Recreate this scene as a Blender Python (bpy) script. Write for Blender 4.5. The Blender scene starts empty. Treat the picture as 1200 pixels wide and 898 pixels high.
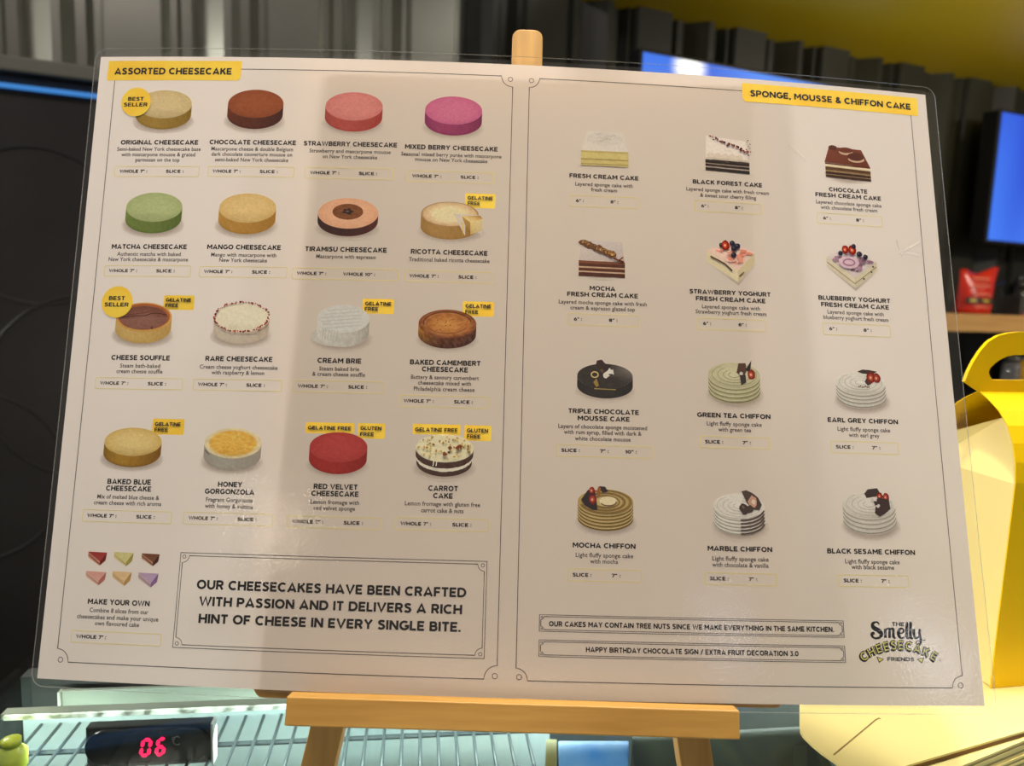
import bpy, bmesh, math, random
from mathutils import Vector, Matrix
random.seed(7)
SC = bpy.context.scene
COL = SC.collection

# ------------------------------------------------------------------ camera, world, lights, exposure
FPX, CX, CY = 832.0, 600.0, 449.0
PITCH, ROLL = math.radians(7.0), math.radians(2.0)
CAM = Vector((0.0, 0.0, 1.281))
UPc = Vector((math.sin(ROLL)*math.cos(PITCH), math.cos(ROLL)*math.cos(PITCH), math.sin(PITCH))).normalized()
FWc = Vector((0, 0, -1)); FWc = (FWc - UPc*FWc.dot(UPc)).normalized()
RTc = FWc.cross(UPc)
M3 = Matrix((RTc, FWc, UPc))                 # camera axes -> world axes
def ray(px, py):
    return M3 @ Vector(((px-CX)/FPX, (CY-py)/FPX, -1.0))      # one metre of depth along the view
def at_depth(px, py, d): return CAM + ray(px, py)*d
def at_z(px, py, z):
    r = ray(px, py); return CAM + r*((z-CAM.z)/r.z)

camd = bpy.data.cameras.new('camera'); cam = bpy.data.objects.new('camera', camd); COL.objects.link(cam)
cam.matrix_world = Matrix.Translation(CAM) @ M3.to_4x4()
camd.sensor_width = 36.0; camd.lens = FPX/1200*36; camd.clip_start = .01
camd.dof.use_dof = True; camd.dof.focus_distance = .335; camd.dof.aperture_fstop = 8.5
SC.camera = cam
SC.view_settings.view_transform = 'Standard'; SC.view_settings.look = 'None'
SC.view_settings.exposure = 0.0; SC.view_settings.gamma = 1.0; SC.view_settings.use_curve_mapping = False

wd = bpy.data.worlds.new('world'); SC.world = wd; wd.use_nodes = True
bg = wd.node_tree.nodes['Background']; bg.inputs[0].default_value = (.80, .74, .70, 1); bg.inputs[1].default_value = .12

def area(name, loc, target, energy, size, col=(1, .93, .85), sy=None, spread=None):
    l = bpy.data.lights.new(name, 'AREA'); l.energy = energy; l.color = col; l.size = size
    if sy: l.shape = 'RECTANGLE'; l.size_y = sy
    if spread: l.spread = math.radians(spread)
    o = bpy.data.objects.new(name, l); COL.objects.link(o); o.location = loc
    o.rotation_euler = (Vector(target)-Vector(loc)).to_track_quat('-Z', 'Y').to_euler(); return o
area('overhead_light', (-.30, -.22, 2.55), (0, .35, 1.2), 5.9, .35, (1, .885, .85))
area('overhead_light', (.46, .47, 2.2), (.32, .33, 1.07), 1.75, .2, (1, .96, .90), spread=70)  # added spot brightening the pale card sheet, set back to spare the menu
area('overhead_light', (.02, .10, 2.5), (0, .3, 1.1), 2.2, .12, (1, .80, .52), spread=60)
area('overhead_light', (-1.9, .12, 1.95), (-.5, 1.25, 1.55), 9.5, .25, (1, .97, .88))
area('sheet_backlight', (-1.05, .95, 1.60), (-.1, .36, 1.2), 6.6, .25, (1, .92, .87), spread=75)  # backlight added out of view, brightens the sheet left of the board
area('sheet_backlight', (1.45, 1.05, 1.62), (.15, .36, 1.2), 2.6, .25, (1, .94, .92), spread=75)  # backlight added out of view, brightens the sheet right of the board
area('overhead_light', (1.6, -.3, 2.4), (.55, .5, 1.1), 7, .4, (1, .95, .85))
area('unseen_fill', (1.65, .75, 1.85), (1.15, 1.45, 1.28), 12, .2, (1, .92, .8))  # fill added out of view to brighten the wooden shelf and bags
area('unseen_fill', (.95, .80, 1.02), (1.2, 1.0, 1.93), 4.2, .25, (1, .92, .7), spread=120)  # uplight added unseen behind the menu to brighten the yellow bulkhead
area('front_fill', (-.05, -1.0, .95), (0.05, .32, 1.08), 1.3, .5, (1, .88, .74))  # low fill added in front to light the easel legs and ledge

# ------------------------------------------------------------------ materials
def lin(c):
    return tuple((x/255/12.92 if x/255 <= .04045 else ((x/255+.055)/1.055)**2.4) for x in c)
def mat(name, rgb=(.5, .5, .5), rough=.5, metal=0, spec=.5, emit=None, es=1.0):
    m = bpy.data.materials.new(name); m.use_nodes = True; b = m.node_tree.nodes['Principled BSDF']
    b.inputs['Base Color'].default_value = (*rgb, 1); b.inputs['Roughness'].default_value = rough
    b.inputs['Metallic'].default_value = metal; b.inputs['Specular IOR Level'].default_value = spec
    if emit: b.inputs['Emission Color'].default_value = (*emit, 1); b.inputs['Emission Strength'].default_value = es
    return m
def N(m, t, **k):
    n = m.node_tree.nodes.new(t)
    for a, v in k.items(): setattr(n, a, v)
    return n
def L(m, a, b): m.node_tree.links.new(a, b)
def noisy(m, c1, c2, scale=(20, 20, 20), nscale=1.0, detail=4, bump=0.0, lo=.35, hi=.65):
    nt = m.node_tree; b = nt.nodes['Principled BSDF']
    tc = N(m, 'ShaderNodeTexCoord'); mp = N(m, 'ShaderNodeMapping'); mp.inputs['Scale'].default_value = scale
    nz = N(m, 'ShaderNodeTexNoise'); nz.inputs['Scale'].default_value = nscale; nz.inputs['Detail'].default_value = detail
    cr = N(m, 'ShaderNodeValToRGB'); cr.color_ramp.elements[0].position = lo; cr.color_ramp.elements[1].position = hi
    cr.color_ramp.elements[0].color = (*c1, 1); cr.color_ramp.elements[1].color = (*c2, 1)
    L(m, tc.outputs['Object'], mp.inputs[0]); L(m, mp.outputs[0], nz.inputs['Vector']); L(m, nz.outputs[0], cr.inputs[0])
    L(m, cr.outputs[0], b.inputs['Base Color'])
    if bump:
        bp = N(m, 'ShaderNodeBump'); bp.inputs['Strength'].default_value = bump; bp.inputs['Distance'].default_value = .001
        L(m, nz.outputs[0], bp.inputs['Height']); L(m, bp.outputs[0], b.inputs['Normal'])
    return m
def wood(name, c1, c2, scale):
    return noisy(mat(name, rough=.45), c1, c2, scale, 1.0, 6, .05, .3, .7)

def clear(name, tint, gloss_rough, haze=0.0, hazecol=(.8, .8, .8), bump=None, f0=.04):
    """thin clear sheet: see-through, with mirror reflection growing towards grazing angles"""
    m = bpy.data.materials.new(name); m.use_nodes = True; nt = m.node_tree
    nt.nodes.remove(nt.nodes['Principled BSDF']); out = nt.nodes['Material Output']
    tr = N(m, 'ShaderNodeBsdfTransparent'); tr.inputs[0].default_value = (*tint, 1)
    gl = N(m, 'ShaderNodeBsdfGlossy'); gl.inputs['Roughness'].default_value = gloss_rough
    lw = N(m, 'ShaderNodeLayerWeight'); lw.inputs[0].default_value = .5
    pw = N(m, 'ShaderNodeMath', operation='POWER'); pw.inputs[1].default_value = 5
    ml = N(m, 'ShaderNodeMath', operation='MULTIPLY_ADD'); ml.inputs[1].default_value = .9; ml.inputs[2].default_value = f0
    L(m, lw.outputs['Facing'], pw.inputs[0]); L(m, pw.outputs[0], ml.inputs[0])
    base = tr.outputs[0]
    if haze:
        df = N(m, 'ShaderNodeBsdfDiffuse'); df.inputs[0].default_value = (*hazecol, 1)
        mh = N(m, 'ShaderNodeMixShader'); mh.inputs[0].default_value = haze
        L(m, base, mh.inputs[1]); L(m, df.outputs[0], mh.inputs[2]); base = mh.outputs[0]
    mx = N(m, 'ShaderNodeMixShader'); L(m, ml.outputs[0], mx.inputs[0]); L(m, base, mx.inputs[1]); L(m, gl.outputs[0], mx.inputs[2])
    L(m, mx.outputs[0], out.inputs[0])
    if bump:
        tc = N(m, 'ShaderNodeTexCoord')
        a = N(m, 'ShaderNodeTexNoise'); a.inputs['Scale'].default_value = bump[0]; a.inputs['Detail'].default_value = 3
        b2 = N(m, 'ShaderNodeTexNoise'); b2.inputs['Scale'].default_value = bump[1]; b2.inputs['Detail'].default_value = 1
        ad = N(m, 'ShaderNodeMath', operation='MULTIPLY_ADD'); ad.inputs[1].default_value = bump[2]
        L(m, tc.outputs['Object'], a.inputs['Vector']); L(m, tc.outputs['Object'], b2.inputs['Vector'])
        L(m, b2.outputs[0], ad.inputs[0]); L(m, a.outputs[0], ad.inputs[2])
        bp = N(m, 'ShaderNodeBump'); bp.inputs['Strength'].default_value = bump[3]; bp.inputs['Distance'].default_value = .0005
        L(m, ad.outputs[0], bp.inputs['Height']); L(m, bp.outputs[0], gl.inputs['Normal'])
    return m

PAPER = (.80, .758, .735)
OBS = lin((206, 192, 183))
def ink(c):      # a printed colour, from the colour it shows on the lit page
    return tuple(min(.95, max(.004, a/b*p)) for a, b, p in zip(lin(c), OBS, PAPER))

m_paper = bpy.data.materials.new('menu_paper'); m_paper.use_nodes = True
_nt = m_paper.node_tree; _nt.nodes.remove(_nt.nodes['Principled BSDF'])
_d = N(m_paper, 'ShaderNodeBsdfDiffuse'); _d.inputs[0].default_value = (*PAPER, 1)
_t = N(m_paper, 'ShaderNodeBsdfTranslucent'); _t.inputs[0].default_value = (.85, .80, .74, 1)
_x = N(m_paper, 'ShaderNodeMixShader'); _x.inputs[0].default_value = .30
L(m_paper, _d.outputs[0], _x.inputs[1]); L(m_paper, _t.outputs[0], _x.inputs[2]); L(m_paper, _x.outputs[0], _nt.nodes['Material Output'].inputs[0])

m_black = mat('ink_black', (.008, .007, .010), .6, spec=.2)
m_grey = mat('ink_grey', ink((54, 48, 48)), .6, spec=.2)
m_line = mat('ink_line', ink((52, 46, 50)), .6, spec=.2)
m_yel = noisy(mat('ink_yellow', rough=.6, spec=.2), ink((224, 176, 44)), ink((232, 188, 62)), (1, 1, 1), 60)
m_boxl = mat('ink_pale_yellow', ink((208, 190, 116)), .6, spec=.2)
m_olive = mat('ink_olive', ink((196, 184, 96)), .6, spec=.2)
m_pic = mat('ink_picture', rough=.6, spec=.2)
_a = N(m_pic, 'ShaderNodeAttribute', attribute_name='ink')
_tc = N(m_pic, 'ShaderNodeTexCoord'); _n = N(m_pic, 'ShaderNodeTexNoise'); _n.inputs['Scale'].default_value = 900; _n.inputs['Detail'].default_value = 3
_r = N(m_pic, 'ShaderNodeMapRange'); _r.inputs[1].default_value = .3; _r.inputs[2].default_value = .7; _r.inputs[3].default_value = .93; _r.inputs[4].default_value = 1.06
_v = N(m_pic, 'ShaderNodeVectorMath', operation='SCALE')
L(m_pic, _tc.outputs['Object'], _n.inputs['Vector']); L(m_pic, _n.outputs[0], _r.inputs[0]); L(m_pic, _a.outputs['Color'], _v.inputs[0]); L(m_pic, _r.outputs[0], _v.inputs['Scale'])
_nt = m_pic.node_tree; _nt.nodes.remove(_nt.nodes['Principled BSDF'])
_d = N(m_pic, 'ShaderNodeBsdfDiffuse'); _t = N(m_pic, 'ShaderNodeBsdfTranslucent'); _x = N(m_pic, 'ShaderNodeMixShader'); _x.inputs[0].default_value = .30
L(m_pic, _v.outputs[0], _d.inputs[0]); L(m_pic, _v.outputs[0], _t.inputs[0]); L(m_pic, _d.outputs[0], _x.inputs[1]); L(m_pic, _t.outputs[0], _x.inputs[2])
L(m_pic, _x.outputs[0], _nt.nodes['Material Output'].inputs[0])

m_film = clear('laminate_film', (.98, .98, .98), .05, .025, (.75, .77, .78), (700, 60, 1.5, .15))
m_rim = clear('laminate_rim', (.88, .90, .90), .15, .10, (.8, .82, .82))
m_glass = clear('case_glass', (.93, .965, .95), .03, .0, f0=.05)
m_pine = wood('pine_wood', (.40, .215, .042), (.56, .33, .082), (14, 160, 160))
m_pine_v = wood('pine_wood_upright', (.40, .215, .042), (.56, .33, .082), (160, 14, 160))
m_board = wood('board_wood', (.36, .185, .035), (.45, .25, .06), (160, 14, 160))
m_shelf = wood('shelf_wood', (.48, .26, .085), (.60, .355, .13), (6, 60, 60))
m_wall_l = noisy(mat('grey_painted_steel', rough=.30, metal=.55, spec=.5), (.24, .24, .205), (.29, .29, .25), (3, 3, 3), 1.5)
m_wall_d = noisy(mat('black_painted_steel', rough=.40, spec=.4), (.018, .018, .013), (.028, .028, .020), (3, 3, 3), 1.5)
m_trimg = noisy(mat('trim_steel', rough=.45), (.13, .13, .105), (.17, .17, .14), (3, 3, 3), 2)
m_soffit = noisy(mat('yellow_paint', rough=.5), (.42, .30, .002), (.48, .345, .003), (1, 1, 1), 1.5)
m_blackp = noisy(mat('black_panel', rough=.35, spec=.4), (.020, .018, .018), (.030, .028, .028), (4, 4, 4), 1.5)
m_ring = mat('black_ring', (.017, .0155, .0155), .45)
m_crease = clear('film_crease', (.9, .9, .9), .3, .45, (.95, .95, .95))
m_blue = mat('blue_light', (.02, .05, .1), .5, emit=(.035, .22, .62), es=.9)
m_navy = noisy(mat('navy_plastic', rough=.25), (.004, .012, .030), (.006, .018, .040), (4, 4, 4), 2)
m_card = noisy(mat('yellow_card', rough=.42, spec=.2), (.88, .58, .002), (.92, .63, .003), (1, 1, 1), 9)
m_pale = noisy(mat('pale_yellow_card', rough=.55, spec=.3), (.84, .73, .28), (.88, .77, .33), (1, 1, 1), 9)
m_edge = noisy(mat('card_edge', rough=.8), (.33, .27, .10), (.55, .45, .18), (5, 5, 900), 1)
m_darkfloor = noisy(mat('dark_floor', rough=.5), (.035, .033, .030), (.05, .047, .042), (2, 2, 2), 4)
m_steel = noisy(mat('brushed_steel', rough=.35, metal=.7), (.40, .43, .43), (.50, .53, .52), (3, 60, 60), 1)
m_dark = mat('black_plastic', (.012, .012, .013), .25)
m_dgrey = noisy(mat('dark_grey_plastic', rough=.3), (.045, .048, .047), (.06, .063, .06), (9, 9, 9), 2)

# ------------------------------------------------------------------ mesh helpers
class MB:
    def __init__(s): s.v = []; s.f = []; s.mi = []; s.c = []
    def add(s, vs, fs, mi=0, cols=None):
        b = len(s.v); s.v += [tuple(v) for v in vs]; s.f += [tuple(b+i for i in f) for f in fs]; s.mi += [mi]*len(fs)
        s.c += cols if cols else [(1, 1, 1)]*len(vs); return s
    def box(s, x0, x1, y0, y1, z0, z1, mi=0):
        return s.add([(x, y, z) for z in (z0, z1) for y in (y0, y1) for x in (x0, x1)],
                     [(0, 2, 3, 1), (4, 5, 7, 6), (0, 1, 5, 4), (2, 6, 7, 3), (0, 4, 6, 2), (1, 3, 7, 5)], mi)
    def hexa(s, lo, hi, mi=0):      # two quads
        return s.add(list(lo)+list(hi), [(3, 2, 1, 0), (4, 5, 6, 7), (0, 1, 5, 4), (1, 2, 6, 5), (2, 3, 7, 6), (3, 0, 4, 7)], mi)
    def prism(s, poly, f0, f1, mi=0):        # poly of 2-D points, f0/f1 map a 2-D point to 3-D on each face
        n = len(poly)
        s.add([f0(p) for p in poly]+[f1(p) for p in poly],
              [tuple(range(n))[::-1], tuple(range(n, 2*n))]+[(i, (i+1) % n, n+(i+1) % n, n+i) for i in range(n)], mi); return s
    def tube(s, path, r, n=8, mi=0, closed=False):
        P = [Vector(p) for p in path]; k = len(P); vs = []; fs = []
        for i, p in enumerate(P):
            a = P[(i-1) % k] if (closed or i > 0) else p; b = P[(i+1) % k] if (closed or i < k-1) else p
            d = (b-a).normalized(); h = Vector((0, 0, 1)) if abs(d.z) < .9 else Vector((1, 0, 0))
            x = d.cross(h).normalized(); y = d.cross(x)
            vs += [p+x*r*math.cos(2*math.pi*j/n)+y*r*math.sin(2*math.pi*j/n) for j in range(n)]
        for i in range(k if closed else k-1):
            i2 = (i+1) % k
            fs += [(i*n+j, i*n+(j+1) % n, i2*n+(j+1) % n, i2*n+j) for j in range(n)]
        if not closed: fs += [tuple(range(n))[::-1], tuple((k-1)*n+j for j in range(n))]
        return s.add(vs, fs, mi)
    def lathe(s, prof, c=(0, 0, 0), n=24, mi=0):
        vs = []; fs = []
        for r, z in prof: vs += [(c[0]+r*math.cos(2*math.pi*j/n), c[1]+r*math.sin(2*math.pi*j/n), c[2]+z) for j in range(n)]
        for i in range(len(prof)-1): fs += [(i*n+j, i*n+(j+1) % n, (i+1)*n+(j+1) % n, (i+1)*n+j) for j in range(n)]
        fs += [tuple(range(n))[::-1], tuple((len(prof)-1)*n+j for j in range(n))]
        return s.add(vs, fs, mi)

def ob(name, mb, mats, parent=None, matrix=None, bevel=0, smooth=False, ink_attr=False, label=None, fix=True):
    me = bpy.data.meshes.new(name); me.from_pydata(mb.v, [], mb.f)
    for m in (mats if isinstance(mats, (list, tuple)) else [mats]): me.materials.append(m)
    for p, i in zip(me.polygons, mb.mi): p.material_index = i
    if ink_attr:
        at = me.color_attributes.new('ink', 'FLOAT_COLOR', 'POINT')
        for d, c in zip(at.data, mb.c): d.color = (*c, 1)
    if fix:
        bm = bmesh.new(); bm.from_mesh(me); bmesh.ops.recalc_face_normals(bm, faces=bm.faces); bm.to_mesh(me); bm.free()
    if smooth: me.polygons.foreach_set('use_smooth', [True]*len(me.polygons))
    me.update()
    o = bpy.data.objects.new(name, me); COL.objects.link(o)
    if parent: o.parent = parent
    if matrix is not None: o.matrix_world = matrix
    if bevel:
        b = o.modifiers.new('bevel', 'BEVEL'); b.width = bevel; b.segments = 3; b.limit_method = 'ANGLE'; b.angle_limit = math.radians(40)
    if label: o['label'] = label
    return o
def tag(o, label, cat, group=None):
    o['label'] = label; o['category'] = cat
    if group: o['group'] = group
    return o
def thing(name, label, cat, matrix, group=None):
    o = bpy.data.objects.new(name, None); COL.objects.link(o); o.empty_display_size = .02
    o.matrix_world = matrix; return tag(o, label, cat, group)
def struct(name, mb, m, matrix=None):
    o = ob(name, mb, m, None, matrix); o['kind'] = 'structure'; return o

# ------------------------------------------------------------------ frames of reference
ZG = 1.05                                            # top of the glass case
def rotvec(r):
    v = Vector(r); return Matrix.Rotation(v.length, 3, v.normalized())
MR = M3 @ rotvec((-.159232, .020514, -.026593))      # the sheet's own axes: u right, v up the sheet, w out of it
MO = CAM + M3 @ Vector((-.0023288, -.1352576, -.3035946))
PM = Matrix.Translation(MO) @ MR.to_4x4()
PI_ = PM.inverted()
def on_sheet(px, py, w=0):                           # photo point -> (u, v) on the plane at height w
    o = PI_ @ CAM; d = (PI_.to_3x3()) @ ray(px, py); q = o+d*((w-o.z)/d.z); return q.x, q.y
def wsheet(u, v):                                    # the sheet's bow and slight twist (metres)
    t = v/.297
    return -(.010045*(1-t)+.00956*t)*((u-.0742)/.21)**2 - .000655*4*t*(1-t) - .049*u*t
TH = math.radians(22.0); WZ = 1.45                   # back wall: turned 22 degrees, 1.45 m in front of the lens
WS = Vector((math.cos(TH), math.sin(TH), 0)); WN = Vector((math.sin(TH), -math.cos(TH), 0))
WO = Vector(at_depth(600, 449, WZ)); WO.z = 0
WM = Matrix.Translation(WO) @ Matrix((WS, -WN, Vector((0, 0, 1)))).transposed().to_4x4()   # local x along wall, -y into the room
WI = WM.inverted()
def on_wall(px, py, off=0):                          # photo point -> (s, z) on the plane `off` in front of the wall
    o = WI @ CAM; d = WI.to_3x3() @ ray(px, py); q = o+d*((-off-o.y)/d.y); return q.x, q.z
def wmat(s, off, z): return WM @ Matrix.Translation((s, -off, z))

# ------------------------------------------------------------------ the setting
struct('floor', MB().box(-3, 4.2, -2.2, 3.6, -.05, 0), m_darkfloor)
PER = .246; DEP = .034
RIB = [(0, 1), (.17, 0), (.22, 0), (.28, 1), (.34, 1), (.40, .45), (.44, .45), (.46, 0), (.79, 0), (.84, 1), (.88, 1), (.91, .75), (.97, .75)]     # two ribs to each period; 1 = set back
def corrugated(s0, s1, z0, z1, phase):
    pts = []
    k0 = int(math.floor((s0-phase)/PER))-1
    for k in range(k0, int((s1-phase)/PER)+2):
        for f, d in RIB:
            s = phase+(k+f)*PER
            if s0 <= s <= s1: pts.append((s, d*DEP))
    pts = [(s0, pts[0][1])]+pts+[(s1, pts[-1][1])]
    n = len(pts); mb = MB()
    vs = [(s, y, z) for z in (z0, z1) for s, y in pts]+[(s0, .08, z0), (s1, .08, z0), (s0, .08, z1), (s1, .08, z1)]
    fs = [(i, i+1, n+i+1, n+i) for i in range(n-1)]+[(2*n+1, 2*n, 2*n+2, 2*n+3), (0, n, 2*n+2, 2*n), (n-1, 2*n+1, 2*n+3, 2*n-1)]
    mb.add(vs, fs); return mb
S_SPLIT = on_wall(546, 30)[0]
PH = on_wall(22, 30)[0]
ZS = on_wall(955, 46, .02)[1]                        # underside of the yellow bulkhead
struct('wall_back_left', corrugated(-1.6, S_SPLIT, 0, 2.7, PH), m_wall_l, WM)
struct('wall_back_right', corrugated(S_SPLIT, 2.2, 0, 2.7, PH-.02), m_wall_d, WM)
sL = on_wall(700, 2, .03)[0]
struct('ceiling', MB().box(sL, 2.2, -2.4, DEP+.03, ZS, ZS+.06), m_soffit, WM)

# ------------------------------------------------------------------ black counter with the blue light, at the left by the wall
s_r = on_wall(420, 400, .12)[0]
zt = on_wall(55, 70, .12)[1]; ztb = on_wall(55, 88, .12)[1]; zb0 = on_wall(55, 104, .105)[1]; zb1 = on_wall(55, 109, .105)[1]
t = thing('back_cabinet', 'tall black cabinet with embossed rings and a thin blue light line under its grey top', 'cabinet', wmat(-1.0, .06, 0))
ob('body', MB().box(-.6, s_r+1.0, -.04, .055, 0, ztb-.002), m_blackp, t, bevel=.002)
ob('top_trim', MB().box(-.6, s_r+1.0, -.06, .055, ztb, zt), m_trimg, t, bevel=.003)
ob('light_channel', MB().box(-.6, s_r+1.0, -.046, -.0402, zb1-.004, ztb-.004), m_navy, t)
ob('light_strip', MB().box(-.6, s_r+1.0, -.0505, -.0462, zb1, zb0), m_blue, t)
for (px, py, rr) in ((45, 266, 102), (110, 455, 118), (-40, 560, 120)):
    cs, cz = on_wall(px, py, .1); r = abs(on_wall(px+rr, py, .1)[0]-cs); cs += 1.0
    ob('embossed_ring', MB().tube([(cs+r*math.cos(a*math.pi/32), -.0405, cz+r*math.sin(a*math.pi/32)) for a in range(64)], .0018, 6, closed=True), m_ring, t)

# ------------------------------------------------------------------ screens
def screen_mat(name, ramp, spot=None, strength=1.6):
    m = bpy.data.materials.new(name); m.use_nodes = True; b = m.node_tree.nodes['Principled BSDF']
    b.inputs['Base Color'].default_value = (.01, .01, .012, 1); b.inputs['Roughness'].default_value = .2
    tc = N(m, 'ShaderNodeTexCoord'); nz = N(m, 'ShaderNodeTexNoise'); nz.inputs['Scale'].default_value = 1.6; nz.inputs['Detail'].default_value = 1
    mp = N(m, 'ShaderNodeMapping'); mp.inputs['Scale'].default_value = (2.2, 1, .7)
    cr = N(m, 'ShaderNodeValToRGB'); cr.color_ramp.elements[0].color = (*ramp[0], 1); cr.color_ramp.elements[1].color = (*ramp[1], 1)
    cr.color_ramp.elements[0].position = .35; cr.color_ramp.elements[1].position = .62
    L(m, tc.outputs['Object'], mp.inputs[0]); L(m, mp.outputs[0], nz.inputs['Vector']); L(m, nz.outputs[0], cr.inputs[0])
    col = cr.outputs[0]
    if spot:      # white glow spot painted into the screen's emission colour
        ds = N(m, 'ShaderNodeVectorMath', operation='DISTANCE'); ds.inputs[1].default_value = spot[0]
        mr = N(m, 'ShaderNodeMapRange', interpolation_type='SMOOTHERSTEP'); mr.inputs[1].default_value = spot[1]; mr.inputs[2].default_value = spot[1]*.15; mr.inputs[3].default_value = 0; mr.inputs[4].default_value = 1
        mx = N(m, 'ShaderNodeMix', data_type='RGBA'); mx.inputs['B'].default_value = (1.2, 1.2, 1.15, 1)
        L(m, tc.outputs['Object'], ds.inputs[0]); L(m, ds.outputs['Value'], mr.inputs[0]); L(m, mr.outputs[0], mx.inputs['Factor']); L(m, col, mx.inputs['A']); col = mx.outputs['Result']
    L(m, col, b.inputs['Emission Color']); b.inputs['Emission Strength'].default_value = strength
    return m
def tv(label, s0, s1, z0, z1, off, m):
    t = thing('wall_screen', label, 'screen', wmat((s0+s1)/2, off, z0), 'screens on the back wall')
    hw = (s1-s0)/2; h = z1-z0; b = .008
    ob('casing', MB().box(-hw-b, hw+b, .001, .045, -b, h+b), m_dark, t, bevel=.003)
    ob('bracket', MB().box(-.12, .12, .0455, off-.001, h*.3, h*.7), m_dark, t)
    ob('display', MB().box(-hw, hw, -.001, .0008, 0, h), m, t)
    return t
o1 = .10
a = on_wall(754, 61, o1); b_ = on_wall(1035, 108, o1)
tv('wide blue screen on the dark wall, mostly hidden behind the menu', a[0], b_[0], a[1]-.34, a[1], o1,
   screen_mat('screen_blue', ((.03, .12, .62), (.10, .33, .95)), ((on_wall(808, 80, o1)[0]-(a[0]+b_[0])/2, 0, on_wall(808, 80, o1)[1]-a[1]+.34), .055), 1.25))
a = on_wall(1173, 133, o1); b_ = on_wall(1160, 281, o1)
tv('upright blue screen at the right end, above the wooden shelf', (a[0]+b_[0])/2, (a[0]+b_[0])/2+.62, b_[1], on_wall(1173, 131, o1)[1], o1,
   screen_mat('screen_violet', ((.02, .07, .60), (.07, .26, .98)), None, 1.1))

# ------------------------------------------------------------------ wooden shelf on the right and what stands on it
so = .34
sa = on_wall(1080, 371, so)[0]; zt_ = on_wall(1160, 369, so)[1]; zb_ = on_wall(1160, 389.5, so)[1]
t = tag(ob('wall_shelf', MB().box(sa-.03, 2.1, -so+.0, -.002, zb_-zt_, 0), m_shelf, None, wmat(0, 0, zt_), bevel=.0015),
        'pale wooden wall shelf behind the menu edge, below the right screen', 'shelf')
m_red = noisy(mat('red_foil', rough=.32, spec=.5), (.48, .012, .004), (.60, .022, .008), (30, 30, 30), 1.2, 3, .3)
m_redtxt = mat('pale_red_print', (.75, .25, .17), .4)
m_bagband = mat('dark_band', (.03, .02, .008), .4)
m_gold = mat('gold_print', (.45, .33, .06), .4)
def pouch(name, label, px0, px1, pyb, off, hgt, m, notch=True, text=True):
    s0 = on_wall(px0, pyb, off)[0]; s1 = on_wall(px1, pyb, off)[0]; w = s1-s0; sc = w/36.0
    t = thing(name, label, 'bag', wmat(s0, off, zt_+.0008))
    top = [(0, hgt*.93), (.18, hgt*.94), (.35, hgt*.87), (.55, hgt*.86), (.75, hgt*.93), (1.02, hgt*1.02), (1.20, hgt*1.03)]
    n = len(top); rows = 9; F = []; B = []
    mb = MB(); vs = []
    for side in (-1, 1):
        for r in range(rows):
            f = r/(rows-1)
            for i, (fx, ty) in enumerate(top):
                xb = .02+.96*i/(n-1); x = xb+(fx-xb)*f**1.6
                th = .024*math.sin(math.pi*min(1, .18+.82*i/(n-1)) if i < n-1 else 0.05)*(1-f**2.2)+.0012
                th = max(.0012, .024*math.sqrt(max(0, 1-(2*i/(n-1)-1)**2))*(1-f**2.5)+.0012)
                vs.append((x*w, side*th, f*ty))
    k = rows*n; fs = []
    for r in range(rows-1):
        for i in range(n-1):
            q = (r*n+i, r*n+i+1, (r+1)*n+i+1, (r+1)*n+i); fs += [q, tuple(k+j for j in q[::-1])]
    for r in range(rows-1):
        fs += [(r*n, (r+1)*n, k+(r+1)*n, k+r*n), (r*n+n-1, k+r*n+n-1, k+(r+1)*n+n-1, (r+1)*n+n-1)]
    for i in range(n-1): fs += [(i, k+i, k+i+1, i+1), ((rows-1)*n+i, (rows-1)*n+i+1, k+(rows-1)*n+i+1, k+(rows-1)*n+i)]
    mb.add(vs, fs); ob('pouch', mb, m, t, smooth=True)
    if text:
        def front(x, z):   # on the bulging front
            q = 2*x-1; return -(.024*math.sqrt(max(0, 1-q*q))*(1-(z/hgt)**2.5)+.0012)-.0022
        for (z, x0, x1, hh) in ((.74, .22, .74, .028), (.68, .18, .74, .012), (.58, .16, .70, .03), (.53, .16, .5, .012), (.40, .2, .68, .03), (.14, .22, .62, .03)):
            xs = [x0+(x1-x0)*i/8 for i in range(9)]; pm = MB()
            pm.add([(x*w, front(x, z*hgt), (z+d)*hgt) for d in (0, hh) for x in xs], [(i, i+1, 10+i, 9+i) for i in range(8)])
            ob('printed_line', pm, m_redtxt, t)
        bm_ = MB(); xs = [.06+.80*i/10 for i in range(11)]
        bm_.add([(x*w, front(x, z*hgt)-.0004, z*hgt) for z in (.22, .34) for x in xs], [(i, i+1, 12+i, 11+i) for i in range(10)])
        bd = ob('dark_band', bm_, m_bagband, t)
        gm = MB()
        for (x0, x1) in ((.12, .26), (.42, .62)):
            gm.add([(x*w, front(x, z*hgt)-.0012, z*hgt) for z in (.25, .31) for x in (x0, x1)], [(0, 1, 3, 2)])
        ob('band_print', gm, m_gold, bd)
    return t
H = lambda px, y0, y1, off: on_wall(px, y0, off)[1]-on_wall(px, y1, off)[1]
pouch('coffee_bag', 'red foil bag with flared top and dark band, at the left end of the shelf', 1120, 1157, 368, .27, H(1140, 314, 369, .27), m_red)
pouch('coffee_bag', 'black foil bag standing just behind the red bag', 1146, 1170, 366, .12, H(1155, 330, 369, .12), m_dark, text=False)
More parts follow.
